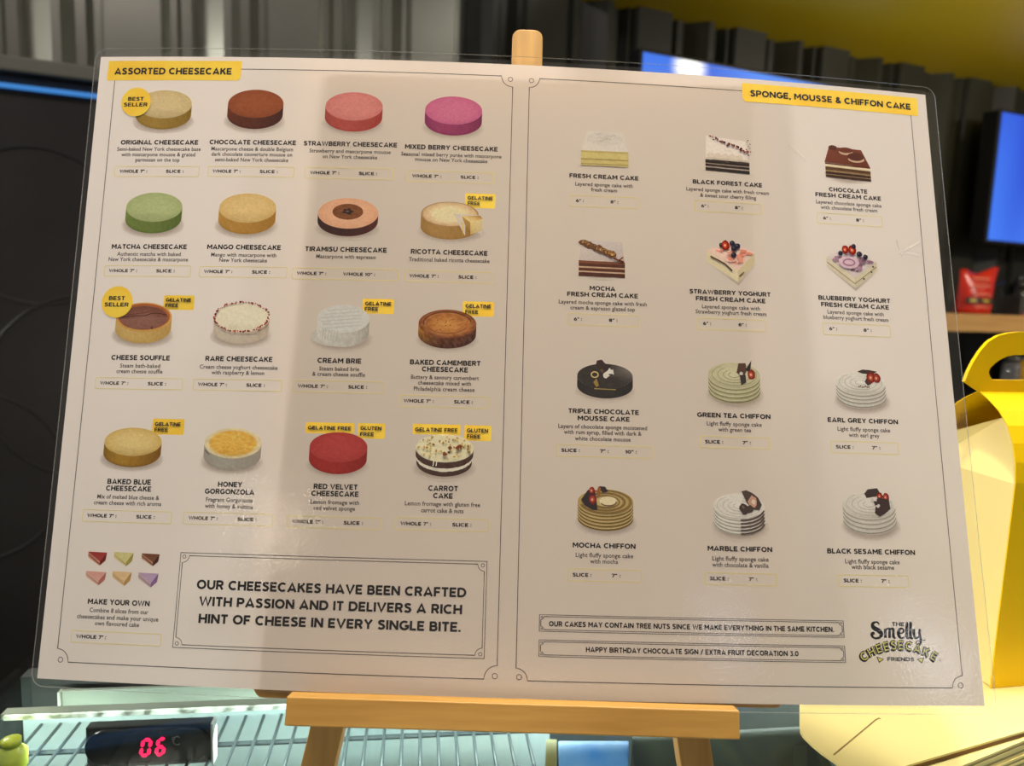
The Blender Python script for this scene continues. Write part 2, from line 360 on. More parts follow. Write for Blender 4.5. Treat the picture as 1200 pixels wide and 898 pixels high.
# black box with a white label and a red foot band
s0 = on_wall(1179, 365, .25)[0]; w = on_wall(1222, 365, .25)[0]-s0; h = H(1195, 346, 369, .25)
t = thing('tea_box', 'black box with white label and red base band, right of the red bag', 'box', wmat(s0, .25, zt_+.0006))
ob('carton', MB().box(0, w, -.03, .03, 0, h), m_dgrey, t, bevel=.001)
m_wht = mat('white_label', (.62, .64, .60), .5); m_rband = mat('red_band', (.55, .03, .05), .4)
ob('front_label', MB().box(w*.14, w*.62, -.0312, -.0302, h*.44, h*.80), m_wht, t)
ob('base_band', MB().box(w*.10, w*.98, -.0312, -.0302, h*.02, h*.18), m_rband, t)
# dark spouted pot on the box's right, its outline only
c = on_wall(1193, 345, .12)
t = thing('black_pot', 'small black pot with a pointed lid behind the labelled box', 'pot', wmat(c[0], .12, zt_+.0006))
hh = H(1193, 322, 369, .12)
ob('pot_body', MB().lathe([(.022, 0), (.026, hh*.15), (.027, hh*.5), (.021, hh*.70)], n=20), m_dark, t, smooth=True)
ob('pot_lid', MB().lathe([(.0215, hh*.702), (.012, hh*.84), (.004, hh*.92), (.006, hh*.96), (.002, hh)], n=20), m_dark, t, smooth=True)
c = on_wall(1161, 366, .21)
tag(ob('yellow_tin', MB().lathe([(.0032, 0), (.0036, .0006), (.0036, .0075), (.003, .009)], n=14), m_soffit, None, wmat(c[0], .235, zt_+.0006)),
    'tiny yellow cap on the shelf at the foot of the red bag', 'cap')

# black back counter under the shelf with a jar and a tin
zc = 1.09
t = thing('back_counter', 'low black counter below the wooden shelf, mostly hidden by the yellow box', 'counter', wmat(1.0, .30, 0))
ob('counter_body', MB().box(-.6, 1.1, -.25, .20, 0, zc-.03), m_dark, t)
ob('counter_top', MB().box(-.62, 1.1, -.27, .20, zc-.0295, zc), m_dark, t, bevel=.003)
m_jar = clear('jar_glass', (.8, .82, .84), .05, .15, (.7, .7, .75))
off = .38
s0, _ = on_wall(1183, 450, off); rj = (on_wall(1189, 430, off)[0]-on_wall(1176, 430, off)[0])/2; zj = on_wall(1183, 418, off)[1]
t = thing('glass_jar', 'clear glass jar with grey lid seen through the yellow box handle', 'jar', wmat(s0, off, zc+.0006))
ob('jar_body', MB().lathe([(rj*.9, 0), (rj, .006), (rj, zj-zc-.02), (rj*.8, zj-zc-.012)], n=20), m_jar, t, smooth=True)
ob('lid', MB().lathe([(rj*.84, zj-zc-.0115), (rj*.86, zj-zc-.006), (rj*.8, zj-zc)], n=20), m_dgrey, t, smooth=True)
s0, _ = on_wall(1201, 450, off); zj = on_wall(1200, 421, off)[1]
m_amb = noisy(mat('amber_yellow', rough=.35), (.55, .25, .01), (.68, .40, .02), (40, 40, 40), 1)
t = thing('yellow_can', 'yellow can beside the glass jar, seen through the box handle', 'can', wmat(s0, off, zc+.0006))
ob('can_body', MB().lathe([(.0165, 0), (.0175, .002), (.0175, zj-zc-.004)], n=20), m_amb, t, smooth=True)
ob('can_lid', MB().lathe([(.0170, zj-zc-.0036), (.0172, zj-zc-.001), (.016, zj-zc)], n=20), m_steel, t, smooth=True)

# ------------------------------------------------------------------ glass display case
g0 = at_z(0, 835, ZG); g1 = at_z(335, 822, ZG); gx = (g1-g0); gx.z = 0; gx.normalize(); gy = Vector((-gx.y, gx.x, 0))
GM0 = Matrix((gx, gy, Vector((0, 0, 1)))).transposed().to_4x4()
GM = Matrix.Translation((g0.x, g0.y, 0)) @ GM0; GI = GM.inverted()
def on_case(px, py, z=ZG):
    q = GI @ at_z(px, py, z); return q.x, q.y
def on_case_y(px, py, y):        # on the upright plane y = const of the case
    o = GI @ CAM; d = GI.to_3x3() @ ray(px, py); q = o+d*((y-o.y)/d.y); return q.x, q.z
bx, by = on_case(32, 770)
X0, X1, Y0, Y1 = bx, 1.05, -.30, by
t = thing('display_case', 'refrigerated glass display case the easel and yellow boxes stand on', 'display case', GM)
ob('glass_top', MB().box(X0, X1, Y0, Y1, ZG-.006, ZG), m_glass, t, bevel=.0008)
zd = ZG-.0065
ob('back_panel', MB().box(X0+.002, X1, Y1-.012, Y1-.002, .3, zd), m_dgrey, t)
ob('side_panel', MB().box(X0+.002, X0+.008, Y0, Y1-.0125, .3, zd), m_glass, t)
ob('front_glass', MB().box(X0+.0085, X1, Y0+.002, Y0+.007, .3, zd), m_glass, t)
ob('base', MB().box(X0, X1, Y0, Y1, 0, .2995), m_dark, t, bevel=.004)
m_inlay = noisy(mat('grey_green_steel', rough=.4), (.25, .28, .22), (.36, .40, .34), (9, 30, 9), 1.2)
lx = on_case_y(72, 815, .040)[0]; zrp = min(on_case_y(200, 806, .040)[1], ZG-.0078)
ob('rear_panel', MB().box(lx, X1-.01, .040, .043, ZG-.09, zrp), m_inlay, t, bevel=.0005)
ob('panel_end', MB().box(lx-.0016, lx-.0002, .0385, .043, ZG-.09, zrp), mat('pale_plastic', (.55, .58, .50), .3), t)
m_led = bpy.data.materials.new('led_strip'); m_led.use_nodes = True
_b = m_led.node_tree.nodes['Principled BSDF']; _b.inputs['Base Color'].default_value = (.7, .75, .68, 1)
_tc = N(m_led, 'ShaderNodeTexCoord'); _vz = N(m_led, 'ShaderNodeTexNoise'); _vz.inputs['Scale'].default_value = 160; _vz.inputs['Detail'].default_value = 1
_mr = N(m_led, 'ShaderNodeMapRange'); _mr.inputs[1].default_value = .35; _mr.inputs[2].default_value = .7; _mr.inputs[3].default_value = .15; _mr.inputs[4].default_value = 2.0
L(m_led, _tc.outputs['Object'], _vz.inputs['Vector']); L(m_led, _vz.outputs[0], _mr.inputs[0]); L(m_led, _mr.outputs[0], _b.inputs['Emission Strength'])
_b.inputs['Emission Color'].default_value = (.80, .95, .78, 1)
ls = ob('light_bar', MB().box(X0+.012, X1-.012, .0087, .0150, ZG-.0095, ZG-.0066), m_inlay, t)
ob('light_tube', MB().box(X0+.014, X1-.014, -.0003+.0072, .0014+.0072, ZG-.0092, ZG-.0068), m_led, ls)
m_inner = noisy(mat('pale_blue_liner', rough=.45), (.26, .33, .33), (.36, .42, .41), (6, 6, 6), 1.5)
xe_ = on_case(648, 880, ZG-.055)[0]
xd = on_case_y(742, 880, -.004)[0]
ob('liner', MB().box(X0+.0085, X1-.004, Y0+.012, -.006, ZG-.135, ZG-.130), m_inner, t)
ob('liner_back', MB().box(X0+.0085, xe_, .0360, .0385, ZG-.130, ZG-.0240), m_inner, t)
ob('rear_blank', MB().box(xe_+.0002, X1-.004, .0360, .0385, ZG-.130, ZG-.0076), m_dgrey, t)
area('case_lamp', GM @ Vector(((X0+X1)/2-.2, 0, ZG-.012)), GM @ Vector(((X0+X1)/2-.2, .03, ZG-.10)), 1.3, .9, (.86, 1, .93), sy=.008)
# temperature read-out hanging under the light bar
x0, z1 = on_case_y(97, 838, -.008); x1, _ = on_case_y(246, 834, -.008); zb = on_case_y(170, 901, -.008)[1]; zt1 = min(ZG-.0072, on_case_y(170, 839, -.006)[1])
dsp = thing('temperature_display', 'black oval temperature read-out with glowing red digits under the glass', 'display', GM @ Matrix.Translation(((x0+x1)/2, -.006, zb)))
hw = (x1-x0)/2; hh = zt1-zb
ob('mount_plate', MB().box(-hw, hw, 0, .006, 0, hh), m_dgrey, dsp, bevel=.0008)
ob('plate_edge', MB().box(hw+.0001, hw+.0012, -.0015, .006, 0, hh), mat('white_edge', (.7, .74, .72), .3), dsp)
zo1 = on_case_y(170, 856, -.009)[1]-zb; zo0 = on_case_y(170, 895, -.009)[1]-zb; ro = (zo1-zo0)/2; zc_ = (zo0+zo1)/2; xo = hw*.985-ro
pts = [(xo+ro*math.cos(a), zc_+ro*math.sin(a)) for a in [(-90+i*11.25)*math.pi/180 for i in range(17)]]+[(-xo+ro*math.cos(a), zc_+ro*math.sin(a)) for a in [(90+i*11.25)*math.pi/180 for i in range(17)]]
fp = ob('face_plate', MB().prism(pts, lambda p: (p[0], -.0032, p[1]), lambda p: (p[0], -.0002, p[1])), m_dark, dsp, bevel=.0006)
m_led7 = mat('red_digits', (.2, .0, .02), .4, emit=(1.0, .012, .09), es=2.2)
def xz(px, py):
    x, z = on_case_y(px, py, -.0095); return x-(x0+x1)/2, z-zb
def seg(mb, ax, az, bx_, bz, wd=.0009):
    d = Vector((bx_-ax, bz-az)); l = d.length; d /= l; n = Vector((-d.y, d.x))*wd; e = d*wd
    A = Vector((ax, az))+d*.0003; B = Vector((bx_, bz))-d*.0003
    p = [A, A+e+n, B-e+n, B, B-e-n, A+e-n]
    mb.prism([(q.x, q.y) for q in p], lambda q: (q[0], -.0039, q[1]), lambda q: (q[0], -.0033, q[1]))
def digit(px0, px1, py0, py1, segs):
    l0 = xz(px0+2.2, py0); r0 = xz(px1+2.2, py0); l2 = xz(px0-1.2, py1); r2 = xz(px1-1.2, py1)
    l1 = ((l0[0]+l2[0])/2, (l0[1]+l2[1])/2); r1 = ((r0[0]+r2[0])/2, (r0[1]+r2[1])/2); mb = MB()
    S = dict(a=(l0, r0), b=(r0, r1), c=(r1, r2), d=(l2, r2), e=(l1, l2), f=(l0, l1), g=(l1, r1))
    for k in segs: seg(mb, *S[k][0], *S[k][1])
    return mb
ob('digit', digit(166, 175, 867, 885.5, 'abcdef'), m_led7, fp, label='glowing red zero')
ob('digit', digit(184, 192, 866, 884.5, 'acdefg'), m_led7, fp, label='glowing red six')
cm = MB(); m_greytxt = mat('grey_print', (.30, .32, .34), .5)
c0 = xz(203, 866); cm.tube([(c0[0]+.0008*math.cos(a*.785), -.0034, c0[1]+.0008*math.sin(a*.785)) for a in range(8)], .00022, 5, closed=True)
c1 = xz(207.5, 868.5); cm.tube([(c1[0]+.0020*math.cos(a), -.0034, c1[1]+.0024*math.sin(a)) for a in [(50+i*26)*math.pi/180 for i in range(11)]], .0003, 5)
ob('celsius_mark', cm, m_greytxt, fp)
# wire rack inside, with what lies under it
t = thing('wire_rack', 'grey wire rack lying inside the glass case', 'rack', GM @ Matrix.Translation((0, -.05, ZG-.0285)))
m_wire = mat('dark_wire', (.06, .075, .08), .35, metal=.6)
xe = on_case(630, 880, ZG-.028)[0]; k = 0
x = X0+.02
while x < xe:
    ob('wire', MB().tube([(x, -.16, 0), (x, .083, 0)], .0010, 6), m_wire, t); x += .0105
for y in (-.155, -.055, .060):
    ob('cross_wire', MB().tube([(X0+.012, y, -.0026), (xe+.006, y, -.0026)], .0014, 6), m_wire, t)
for xx in (X0+.03, xe-.012):
    for yy in (-.14, .03):
        ob('rack_foot', MB().tube([(xx, yy, -.0045), (xx, yy, -.1010)], .0016, 6), m_wire, t)
m_lime = noisy(mat('lime_plastic', rough=.35), (.42, .48, .03), (.52, .58, .06), (20, 20, 20), 1)
zl = ZG-.0274
cx_, cy_ = on_case(15, 908, ZG-.03)
t = thing('lime_bottle', 'yellow-green bottle standing on the wire rack by the left side of the case', 'bottle', GM @ Matrix.Translation((cx_, cy_, zl)))
ob('bottle_body', MB().lathe([(.0055, -.0), (.0072, .002), (.0074, .010), (.0045, .0135), (.0040, .0145)], n=18), m_lime, t, smooth=True)
ob('cap', MB().lathe([(.0046, .0147), (.0048, .0175), (.003, .0185)], n=18), m_lime, t, smooth=True)
a = [on_case(*p, ZG-.022) for p in ((654, 868), (737, 868), (737, 905), (655, 905))]
m_bluec = noisy(mat('blue_card', rough=.3), (.05, .22, .62), (.16, .36, .68), (40, 20, 1), 1)
mb = MB(); mb.prism(a, lambda p: (p[0], p[1], ZG-.1295), lambda p: (p[0], p[1], ZG-.022))
tag(ob('blue_box', mb, m_bluec, None, GM, bevel=.0008), 'bright blue carton inside the glass case, below the easel ledge', 'carton')
a = [on_case(*p, ZG-.022) for p in ((640, 866), (653, 866), (652, 910), (638, 910))]
mb = MB(); mb.prism(a, lambda p: (p[0], p[1], ZG-.1295), lambda p: (p[0], p[1], ZG-.022))
tag(ob('olive_box', mb, noisy(mat('olive_card', rough=.5), (.18, .17, .05), (.25, .23, .08), (9, 9, 9), 2), None, GM, bevel=.0008),
    'narrow olive carton standing left of the blue carton in the case', 'carton')
a = [on_case(*p, ZG-.020) for p in ((741, 862), (950, 850), (1010, 960), (741, 960))]
mb = MB(); mb.prism(a, lambda p: (p[0], p[1], ZG-.1295), lambda p: (p[0], p[1], ZG-.020))
tag(ob('black_crate', mb, noisy(mat('black_green_plastic', rough=.3), (.02, .028, .022), (.05, .065, .035), (40, 8, 1), 1.4), None, GM, bevel=.001),
    'dark box inside the glass case right of the blue carton', 'box')

# ------------------------------------------------------------------ flat-packed boxes, top sheet and the yellow handled box
zt2 = ZG+.0165; zs = ZG+.0200
def zpoly(pts, z): return [tuple((at_z(px, py, z)).xy) for px, py in pts]
for k in range(4):
    z0 = ZG+.0002+k*.0041; dz = (3-k)*.0022*0
    far = zpoly([(965, 800), (1330, 760)], z0+.004); near = zpoly([(1045, 931+k*.0), (1330, 815)], zt2)
    poly = [near[0], near[1], far[1], far[0]]
    c = Vector((sum(p[0] for p in poly)/4, sum(p[1] for p in poly)/4))
    j = Vector(((.0007, -.0012, .0004, 0)[k], (.0012, -.0008, .0005, 0)[k]))
    t = thing('flat_cake_box', ('lowest', 'second lowest', 'second from top', 'topmost')[k]+' of the flat-packed pale cake boxes piled on the glass at lower right', 'flat box',
              Matrix.Translation((c.x, c.y, z0)), 'flat-packed cake boxes under the yellow box')
    lp = [(p[0]-c.x+j.x, p[1]-c.y+j.y) for p in poly]
    ob('upper_sheet', MB().prism(lp, lambda p: (p[0], p[1], .0027), lambda p: (p[0], p[1], .0039)), m_pale, t)
    ob('lower_sheet', MB().prism(lp, lambda p: (p[0], p[1], 0), lambda p: (p[0], p[1], .0012)), m_pale, t)
    lq = [(x*.994, y*.994) for x, y in lp]
    ob('board_core', MB().prism(lq, lambda p: (p[0], p[1], .00122), lambda p: (p[0], p[1], .00268)), m_edge, t)
pp = [(937, 800), (937, 850), (938, 858), (942, 864), (950, 872), (962, 882), (985, 898), (1005, 914), (1060, 898), (1200, 857), (1330, 819), (1330, 765)]
sp = zpoly(pp, zs); c = Vector(sp[8]).to_3d(); c.z = zt2
t = thing('card_sheet', 'pale yellow cut card sheet with a rounded corner and slit, under the yellow handled box', 'card', Matrix.Translation((c.x, c.y, zt2+.0002)))
ob('sheet', MB().prism(sp, lambda p: (p[0]-c.x, p[1]-c.y, .0022), lambda p: (p[0]-c.x, p[1]-c.y, zs-zt2-.0002)), m_pale, t)
core = zpoly([(px+16, py-10) if px < 1010 else (px, py-.5) for px, py in pp], zs)
ob('underside', MB().prism(core, lambda p: (p[0]-c.x, p[1]-c.y, 0), lambda p: (p[0]-c.x, p[1]-c.y, .0021)), mat('brown_card', (.20, .10, .03), .8), t)
q = zpoly([(977, 885), (1026, 844), (1030, 842), (1032, 843)], zs)
ob('cut_slit', MB().tube([(x-c.x, y-c.y, zs-zt2-.0002) for x, y in q], .00035, 5), mat('slit', (.30, .20, .06), .8), t)

b0 = at_z(1160.5, 807.5, zs); b1 = at_z(1200, 804.3, zs); ex = (b1-b0); ex.z = 0; ex.normalize(); ey = Vector((-ex.y, ex.x, 0))
BM = Matrix.Translation((b0.x, b0.y, zs+.0003)) @ Matrix((ex, ey, Vector((0, 0, 1)))).transposed().to_4x4()
t = thing('gable_box', 'bright yellow gable box with a round carry handle at the right edge', 'cake box', BM)
BW, BD = .088, .062
prof = [(0, 0), (0, .119), (.0015, .130), (.0045, .140), (.009, .149), (.016, .1565), (.0235, .1615), (BD/2-.0012, .165)]
TK = .0008
def panel(sign):
    mb = MB(); n = len(prof); vs = []
    for k in (0, TK):
        for (y, z) in prof:
            yy = y+k
            if sign < 0: yy = BD-yy
            vs += [(0, yy, z), (BW, yy, z)]
    fs = []
    for i in range(n-1):
        fs += [(2*i, 2*i+1, 2*i+3, 2*i+2), (2*n+2*i, 2*n+2*i+2, 2*n+2*i+3, 2*n+2*i+1),
               (2*i, 2*i+2, 2*n+2*i+2, 2*n+2*i), (2*i+1, 2*n+2*i+1, 2*n+2*i+3, 2*i+3)]
    fs += [(0, 2*n, 2*n+1, 1), (2*n-2, 2*n-1, 4*n-1, 4*n-2)]
    return mb.add(vs, fs)
ob('front_panel', panel(1), m_card, t); ob('back_panel', panel(-1), m_card, t)
for x0, sgn, nm in ((0.0012, 1, 'left'), (BW-.0012, -1, 'right')):
    d = .018*sgn
    mb = MB(); e = .0010
    vs = [(x0, e, .0005), (x0, BD-e, .0005), (x0, e, .118), (x0, BD-e, .118), (x0+d, BD/2, .15), (x0+.004*sgn, .006, .136), (x0+.004*sgn, BD-.006, .136)]
    mb.add(vs, [(0, 1, 3, 2), (2, 3, 4), (2, 4, 5), (3, 6, 4)])
    ob('side_gusset', mb, m_pale, t, label='pale inner side of the card folded in at the %s' % nm)
ob('bottom_panel', MB().box(.002, BW-.002, .001, BD-.001, 0, .0004), m_card, t)
# handle: two plates meeting at the ridge, arch with a rounded slot
BI = BM.inverted(); yh = BD/2
def on_box(px, py, y=BD/2):
    o = BI @ CAM; d = BI.to_3x3() @ ray(px, py); q = o+d*((y-o.y)/d.y); return q.x, q.z
L_ = [on_box(*p) for p in ((1127, 456), (1129, 447), (1133, 436), (1139, 424), (1147, 411.5), (1157, 400), (1168, 393.5), (1180, 390.3), (1192, 389))]
L_[0] = (.0005, .1648)
apex = max(BW/2, L_[-1][0]+.001)
out = L_+[(BW-x if abs(x-BW/2) > 1e-6 else x, z) for x, z in L_[::-1] if x < BW/2]
out = [p for p in L_ if p[0] < BW/2-.001]; out = out+[(BW/2, max(p[1] for p in L_)+.0003)]+[(BW-x, z) for x, z in out[::-1]]
HL = [on_box(*p) for p in ((1161, 445), (1158, 440.5), (1157, 436), (1158.5, 431.5), (1164, 426), (1171, 421), (1179, 417.5), (1187, 416))]
HL = [p for p in HL if p[0] < BW/2-.001]; hol = HL+[(BW/2, max(p[1] for p in HL)+.0004)]+[(BW-x, z) for x, z in HL[::-1]]
def holed(outer, inner, y0, y1):
    bm = bmesh.new()
    for loop in (outer, inner):
        vs = [bm.verts.new((x, y0, z)) for x, z in loop]
        for i in range(len(vs)): bm.edges.new((vs[i], vs[(i+1) % len(vs)]))
    bmesh.ops.triangle_fill(bm, use_beauty=True, use_dissolve=False, edges=bm.edges[:])
    r = bmesh.ops.extrude_face_region(bm, geom=bm.faces[:])
    bmesh.ops.translate(bm, verts=[v for v in r['geom'] if isinstance(v, bmesh.types.BMVert)], vec=(0, y1-y0, 0))
    mb = MB(); bm.verts.index_update(); mb.add([v.co[:] for v in bm.verts], [tuple(v.index for v in f.verts) for f in bm.faces]); bm.free(); return mb
ob('carry_handle', holed(out, hol, yh-.0011, yh+.0011), m_card, t)

# ------------------------------------------------------------------ easel and backing board
EO = Vector((0, -.052, -.018)); EM = PM @ Matrix.Translation(EO)
def shift(mb, o=EO):
    mb.v = [(x-o.x, y-o.y, z-o.z) for x, y, z in mb.v]; return mb
t = thing('easel', 'small pine tabletop easel holding the menu upright on the glass', 'easel', EM)
lt = math.atan2(-2.0, 187)
def led(u, v): return (.003+u*math.cos(lt)-v*math.sin(lt), .0014+u*math.sin(lt)+v*math.cos(lt))
def rbox(u0, u1, v0, v1, w0, w1):
    lo = [(*led(a, b), w0) for a, b in ((u0, v0), (u1, v0), (u1, v1), (u0, v1))]
    hi = [(*led(a, b), w1) for a, b in ((u0, v0), (u1, v0), (u1, v1), (u0, v1))]
    return MB().hexa(lo, hi)
ob('ledge_lip', shift(rbox(-.0935, .0935, -.0115, 0, .0035, .0115)), m_pine, t, bevel=.0007)
ob('ledge_base', shift(rbox(-.0925, .0925, -.0113, -.0065, -.0140, .0034)), m_pine, t, bevel=.0004)
UPL = Vector((MR[2][0], MR[2][1], MR[2][2]))        # world z of a step along u, v, w
def glass_v(u_of_v, w):
    v = -.05
    for _ in range(20): v -= (MO.z+UPL.x*u_of_v(v)+UPL.y*v+UPL.z*w-ZG-.0003)/(UPL.y)
    return v
W0, W1 = -.0245, -.0145
for (pa, pb) in (((363, 853), (352, 898)), ((793.5, 867), (798, 898))):
    ua, va = on_sheet(*pa, W1); ub, vb = on_sheet(*pb, W1); k = (ub-ua)/(vb-va); wd = .0148
    lo = []; hi = []
    for w in (W0, W1):
        f0 = lambda v: ua+k*(v-va); f1 = lambda v: ua+wd+k*(v-va)
        v0 = glass_v(f0, w); v1 = glass_v(f1, w)
        lo.append((f0(v0), v0, w)); lo.append((f1(v1), v1, w)); hi.append((f0(.17), .17, w)); hi.append((f1(.17), .17, w))
    ob('front_leg', shift(MB().hexa([lo[0], lo[1], lo[3], lo[2]], [hi[0], hi[1], hi[3], hi[2]])), m_pine_v, t, bevel=.0006)
pu0, pv = on_sheet(600, 60, -.02); pu1, _ = on_sheet(635, 62, -.02); pt = on_sheet(617, 42, -.02)[1]
r_ = .0045
arch = [(pu0, .03), (pu1, .03), (pu1, pt-r_)]+[(pu1-r_+r_*math.cos(a), pt-r_+r_*math.sin(a)) for a in (.4, .8, 1.2, 1.57)]+[(pu0+r_-r_*math.sin(a), pt-r_+r_*math.cos(a)) for a in (0, .4, .8, 1.2)]+[(pu0, pt-r_)]
ob('mast', shift(MB().prism(arch, lambda p: (p[0], p[1], W0), lambda p: (p[0], p[1], W1))), m_pine_v, t, bevel=.0008)
for v in (.045, .155):
    ob('cross_bar', shift(MB().box(-.083, .088, v, v+.014, W0-.0065, W0-.0001)), m_pine, t, bevel=.0005)
um = (pu0+pu1)/2; ft = Vector((0, 0, 0)); ft = MO+MR @ Vector((um, 0, 0)); ft = Vector((ft.x, .408, ZG+.0004)); fl = PI_ @ ft
tp = Vector((um, .24, W0-.0051)); ax = (fl-tp).normalized(); si = Vector((1, 0, 0)); nn = ax.cross(si).normalized()*.0042
lo = [fl-si*.006-nn, fl+si*.006-nn, fl+si*.006+nn, fl-si*.006+nn]; hi = [tp-si*.006-nn, tp+si*.006-nn, tp+si*.006+nn, tp-si*.006+nn]
def drop(p):     # foot cut level on the glass
    z = MO.z+UPL.dot(p)-ZG-.0004; za = UPL.dot(ax); return p-ax*(z/za)
ob('rear_leg', shift(MB().hexa([drop(p) for p in lo], hi)), m_pine_v, t)
ob('hinge', shift(MB().box(um-.007, um+.007, .232, .25, W0-.0105, W0-.0002)), m_steel, t)
# backing board between the mast and the sheet
ub0 = on_sheet(293, 800, -.004)[0]; ub1 = on_sheet(920.5, 830, -.009)[0]; vb0 = -.0040; vb1 = .2955; rr = .005
outl = []
for (cu, cv, a0) in ((ub0+rr, vb0+rr, 180), (ub1-rr, vb0+rr, 270), (ub1-rr, vb1-rr, 0), (ub0+rr, vb1-rr, 90)):
    outl += [(cu+rr*math.cos(math.radians(a0+q*22.5)), cv+rr*math.sin(math.radians(a0+q*22.5))) for q in range(5)]
bw = lambda u: -.0088
BO = Vector((0, vb0, -.01))
bdm = shift(MB().prism(outl, lambda p: (p[0], p[1], bw(p[0])-.004), lambda p: (p[0], p[1], bw(p[0]))), BO)
tag(ob('backing_board', bdm, m_board, None, PM @ Matrix.Translation(BO), bevel=.0006), 'brown wooden backing board on the easel ledge behind the menu sheet', 'board')

# ------------------------------------------------------------------ the laminated menu
# unseen lights added on mirror rays, so their reflections glint on the film
def glint(px, py, dist, energy, size, col):
    w = 0
    for _ in range(6): u, v = on_sheet(px, py, w); w = wsheet(u, v)
    e = 1e-4; n = Vector((-(wsheet(u+e, v)-wsheet(u-e, v))/2/e, -(wsheet(u, v+e)-wsheet(u, v-e))/2/e, 1)).normalized()
    n = MR @ n; p = PM @ Vector((u, v, w)); d = (p-CAM).normalized(); r = d-2*d.dot(n)*n
    area('glint_light', p+r*dist, p, energy, size, col)
glint(322, 618, 2.2, .75, .11, (1, .86, .66)); glint(1092, 768, 1.9, .55, .15, (.78, .86, 1)); glint(850, 738, 2.4, .45, .12, (.82, .87, 1))

menu = thing('menu_board', 'laminated two-page cake menu leaning on the pine easel', 'menu', PM)
def SP(u, v, h=0.0):     # page millimetres -> sheet axes in metres
    u *= .001; v *= .001; return (u, v, wsheet(u, v)+h*.001)
def grid(u0, u1, v0, v1, nu, nv, h, inset=None):
    mb = MB(); mb.add([SP(u0+(u1-u0)*i/nu, v0+(v1-v0)*j/nv, h) for j in range(nv+1) for i in range(nu+1)],
                      [(j*(nu+1)+i, j*(nu+1)+i+1, (j+1)*(nu+1)+i+1, (j+1)*(nu+1)+i) for j in range(nv) for i in range(nu)]); return mb
ob('paper', grid(-210, 210, 0, 297, 140, 40, 0), m_paper, menu, smooth=True, fix=False)
FU0, FU1, FV0, FV1, FR = -212.6, 215.2, -3.3, 301.2, 6.0
def film_sheet():
    bm = bmesh.new(); nu, nv = 120, 60
    us = [FU0+(FU1-FU0)*i/nu for i in range(nu+1)]; vs_ = [FV0+(FV1-FV0)*j/nv for j in range(nv+1)]
    mb = MB(); pts = []
    for v in vs_:
        for u in us:
            cu = min(max(u, FU0+FR), FU1-FR); cv = min(max(v, FV0+FR), FV1-FR); d = math.hypot(u-cu, v-cv)
            if u != cu and v != cv and d > 0:
                m = max(abs(u-cu), abs(v-cv)); s = m/d; u, v = cu+(u-cu)*s, cv+(v-cv)*s
            pts.append(SP(u, v, .45))
    bm.free(); mb.add(pts, [(j*(nu+1)+i, j*(nu+1)+i+1, (j+1)*(nu+1)+i+1, (j+1)*(nu+1)+i) for j in range(nv) for i in range(nu)]); return mb
ob('laminate_film', film_sheet(), m_film, menu, smooth=True, fix=False, label='clear glossy plastic film over the whole sheet')
rim = []
for (cu, cv, a0) in ((FU0+FR, FV0+FR, 180), (FU1-FR, FV0+FR, 270), (FU1-FR, FV1-FR, 0), (FU0+FR, FV1-FR, 90)):
    rim += [(cu+FR*math.cos(math.radians(a0+q*11.25)), cv+FR*math.sin(math.radians(a0+q*11.25))) for q in range(9)]
def dense(pts, closed=True, step=4.0):
    out = []
    for i in range(len(pts) if closed else len(pts)-1):
        a, b = pts[i], pts[(i+1) % len(pts)]; n = max(1, int(math.hypot(b[0]-a[0], b[1]-a[1])/step))
        out += [(a[0]+(b[0]-a[0])*k/n, a[1]+(b[1]-a[1])*k/n) for k in range(n)]
    if not closed: out.append(pts[-1])
    return out
ob('film_edge', MB().tube([SP(u, v, .3) for u, v in dense(rim)], .00022, 6, closed=True), m_rim, menu, label='sealed clear edge of the film')

def ribbon(mb, pts, wd, closed=False, h=.06, step=4.0):
    P = dense(pts, closed, step); n = len(P); vs = []
    for i, p in enumerate(P):
        a = P[(i-1) % n] if (closed or i > 0) else p; b = P[(i+1) % n] if (closed or i < n-1) else p
        dx, dy = b[0]-a[0], b[1]-a[1]; l = math.hypot(dx, dy) or 1; nx, ny = -dy/l*wd/2, dx/l*wd/2
        if closed or 0 < i < n-1:        # mitre
            d1 = (p[0]-a[0], p[1]-a[1]); d2 = (b[0]-p[0], b[1]-p[1]); l1 = math.hypot(*d1) or 1; l2 = math.hypot(*d2) or 1
            cs = (d1[0]*d2[0]+d1[1]*d2[1])/l1/l2; k = min(1.42, 1/math.sqrt(max(.1, (1+cs)/2))); nx *= k; ny *= k
        vs += [SP(p[0]+nx, p[1]+ny, h), SP(p[0]-nx, p[1]-ny, h)]
    mb.add(vs, [(2*i+1, 2*((i+1) % n)+1, 2*((i+1) % n), 2*i) for i in range(n if closed else n-1)]); return mb
def ring(c, r, n=20): return [(c[0]+r*math.cos(2*math.pi*i/n), c[1]+r*math.sin(2*math.pi*i/n)) for i in range(n)]
def rrect(u0, u1, v0, v1, r, corners=(1, 1, 1, 1)):
    o = []
    for k, (cu, cv, a0) in enumerate(((u0, v0, 180), (u1, v0, 270), (u1, v1, 0), (u0, v1, 90))):
        if corners[k]:
            du = r if cu == u0 else -r; dv = r if cv == v0 else -r
            o += [(cu+du+r*math.cos(math.radians(a0+q*18)), cv+dv+r*math.sin(math.radians(a0+q*18))) for q in range(6)]
        else: o.append((cu, cv))
    return o
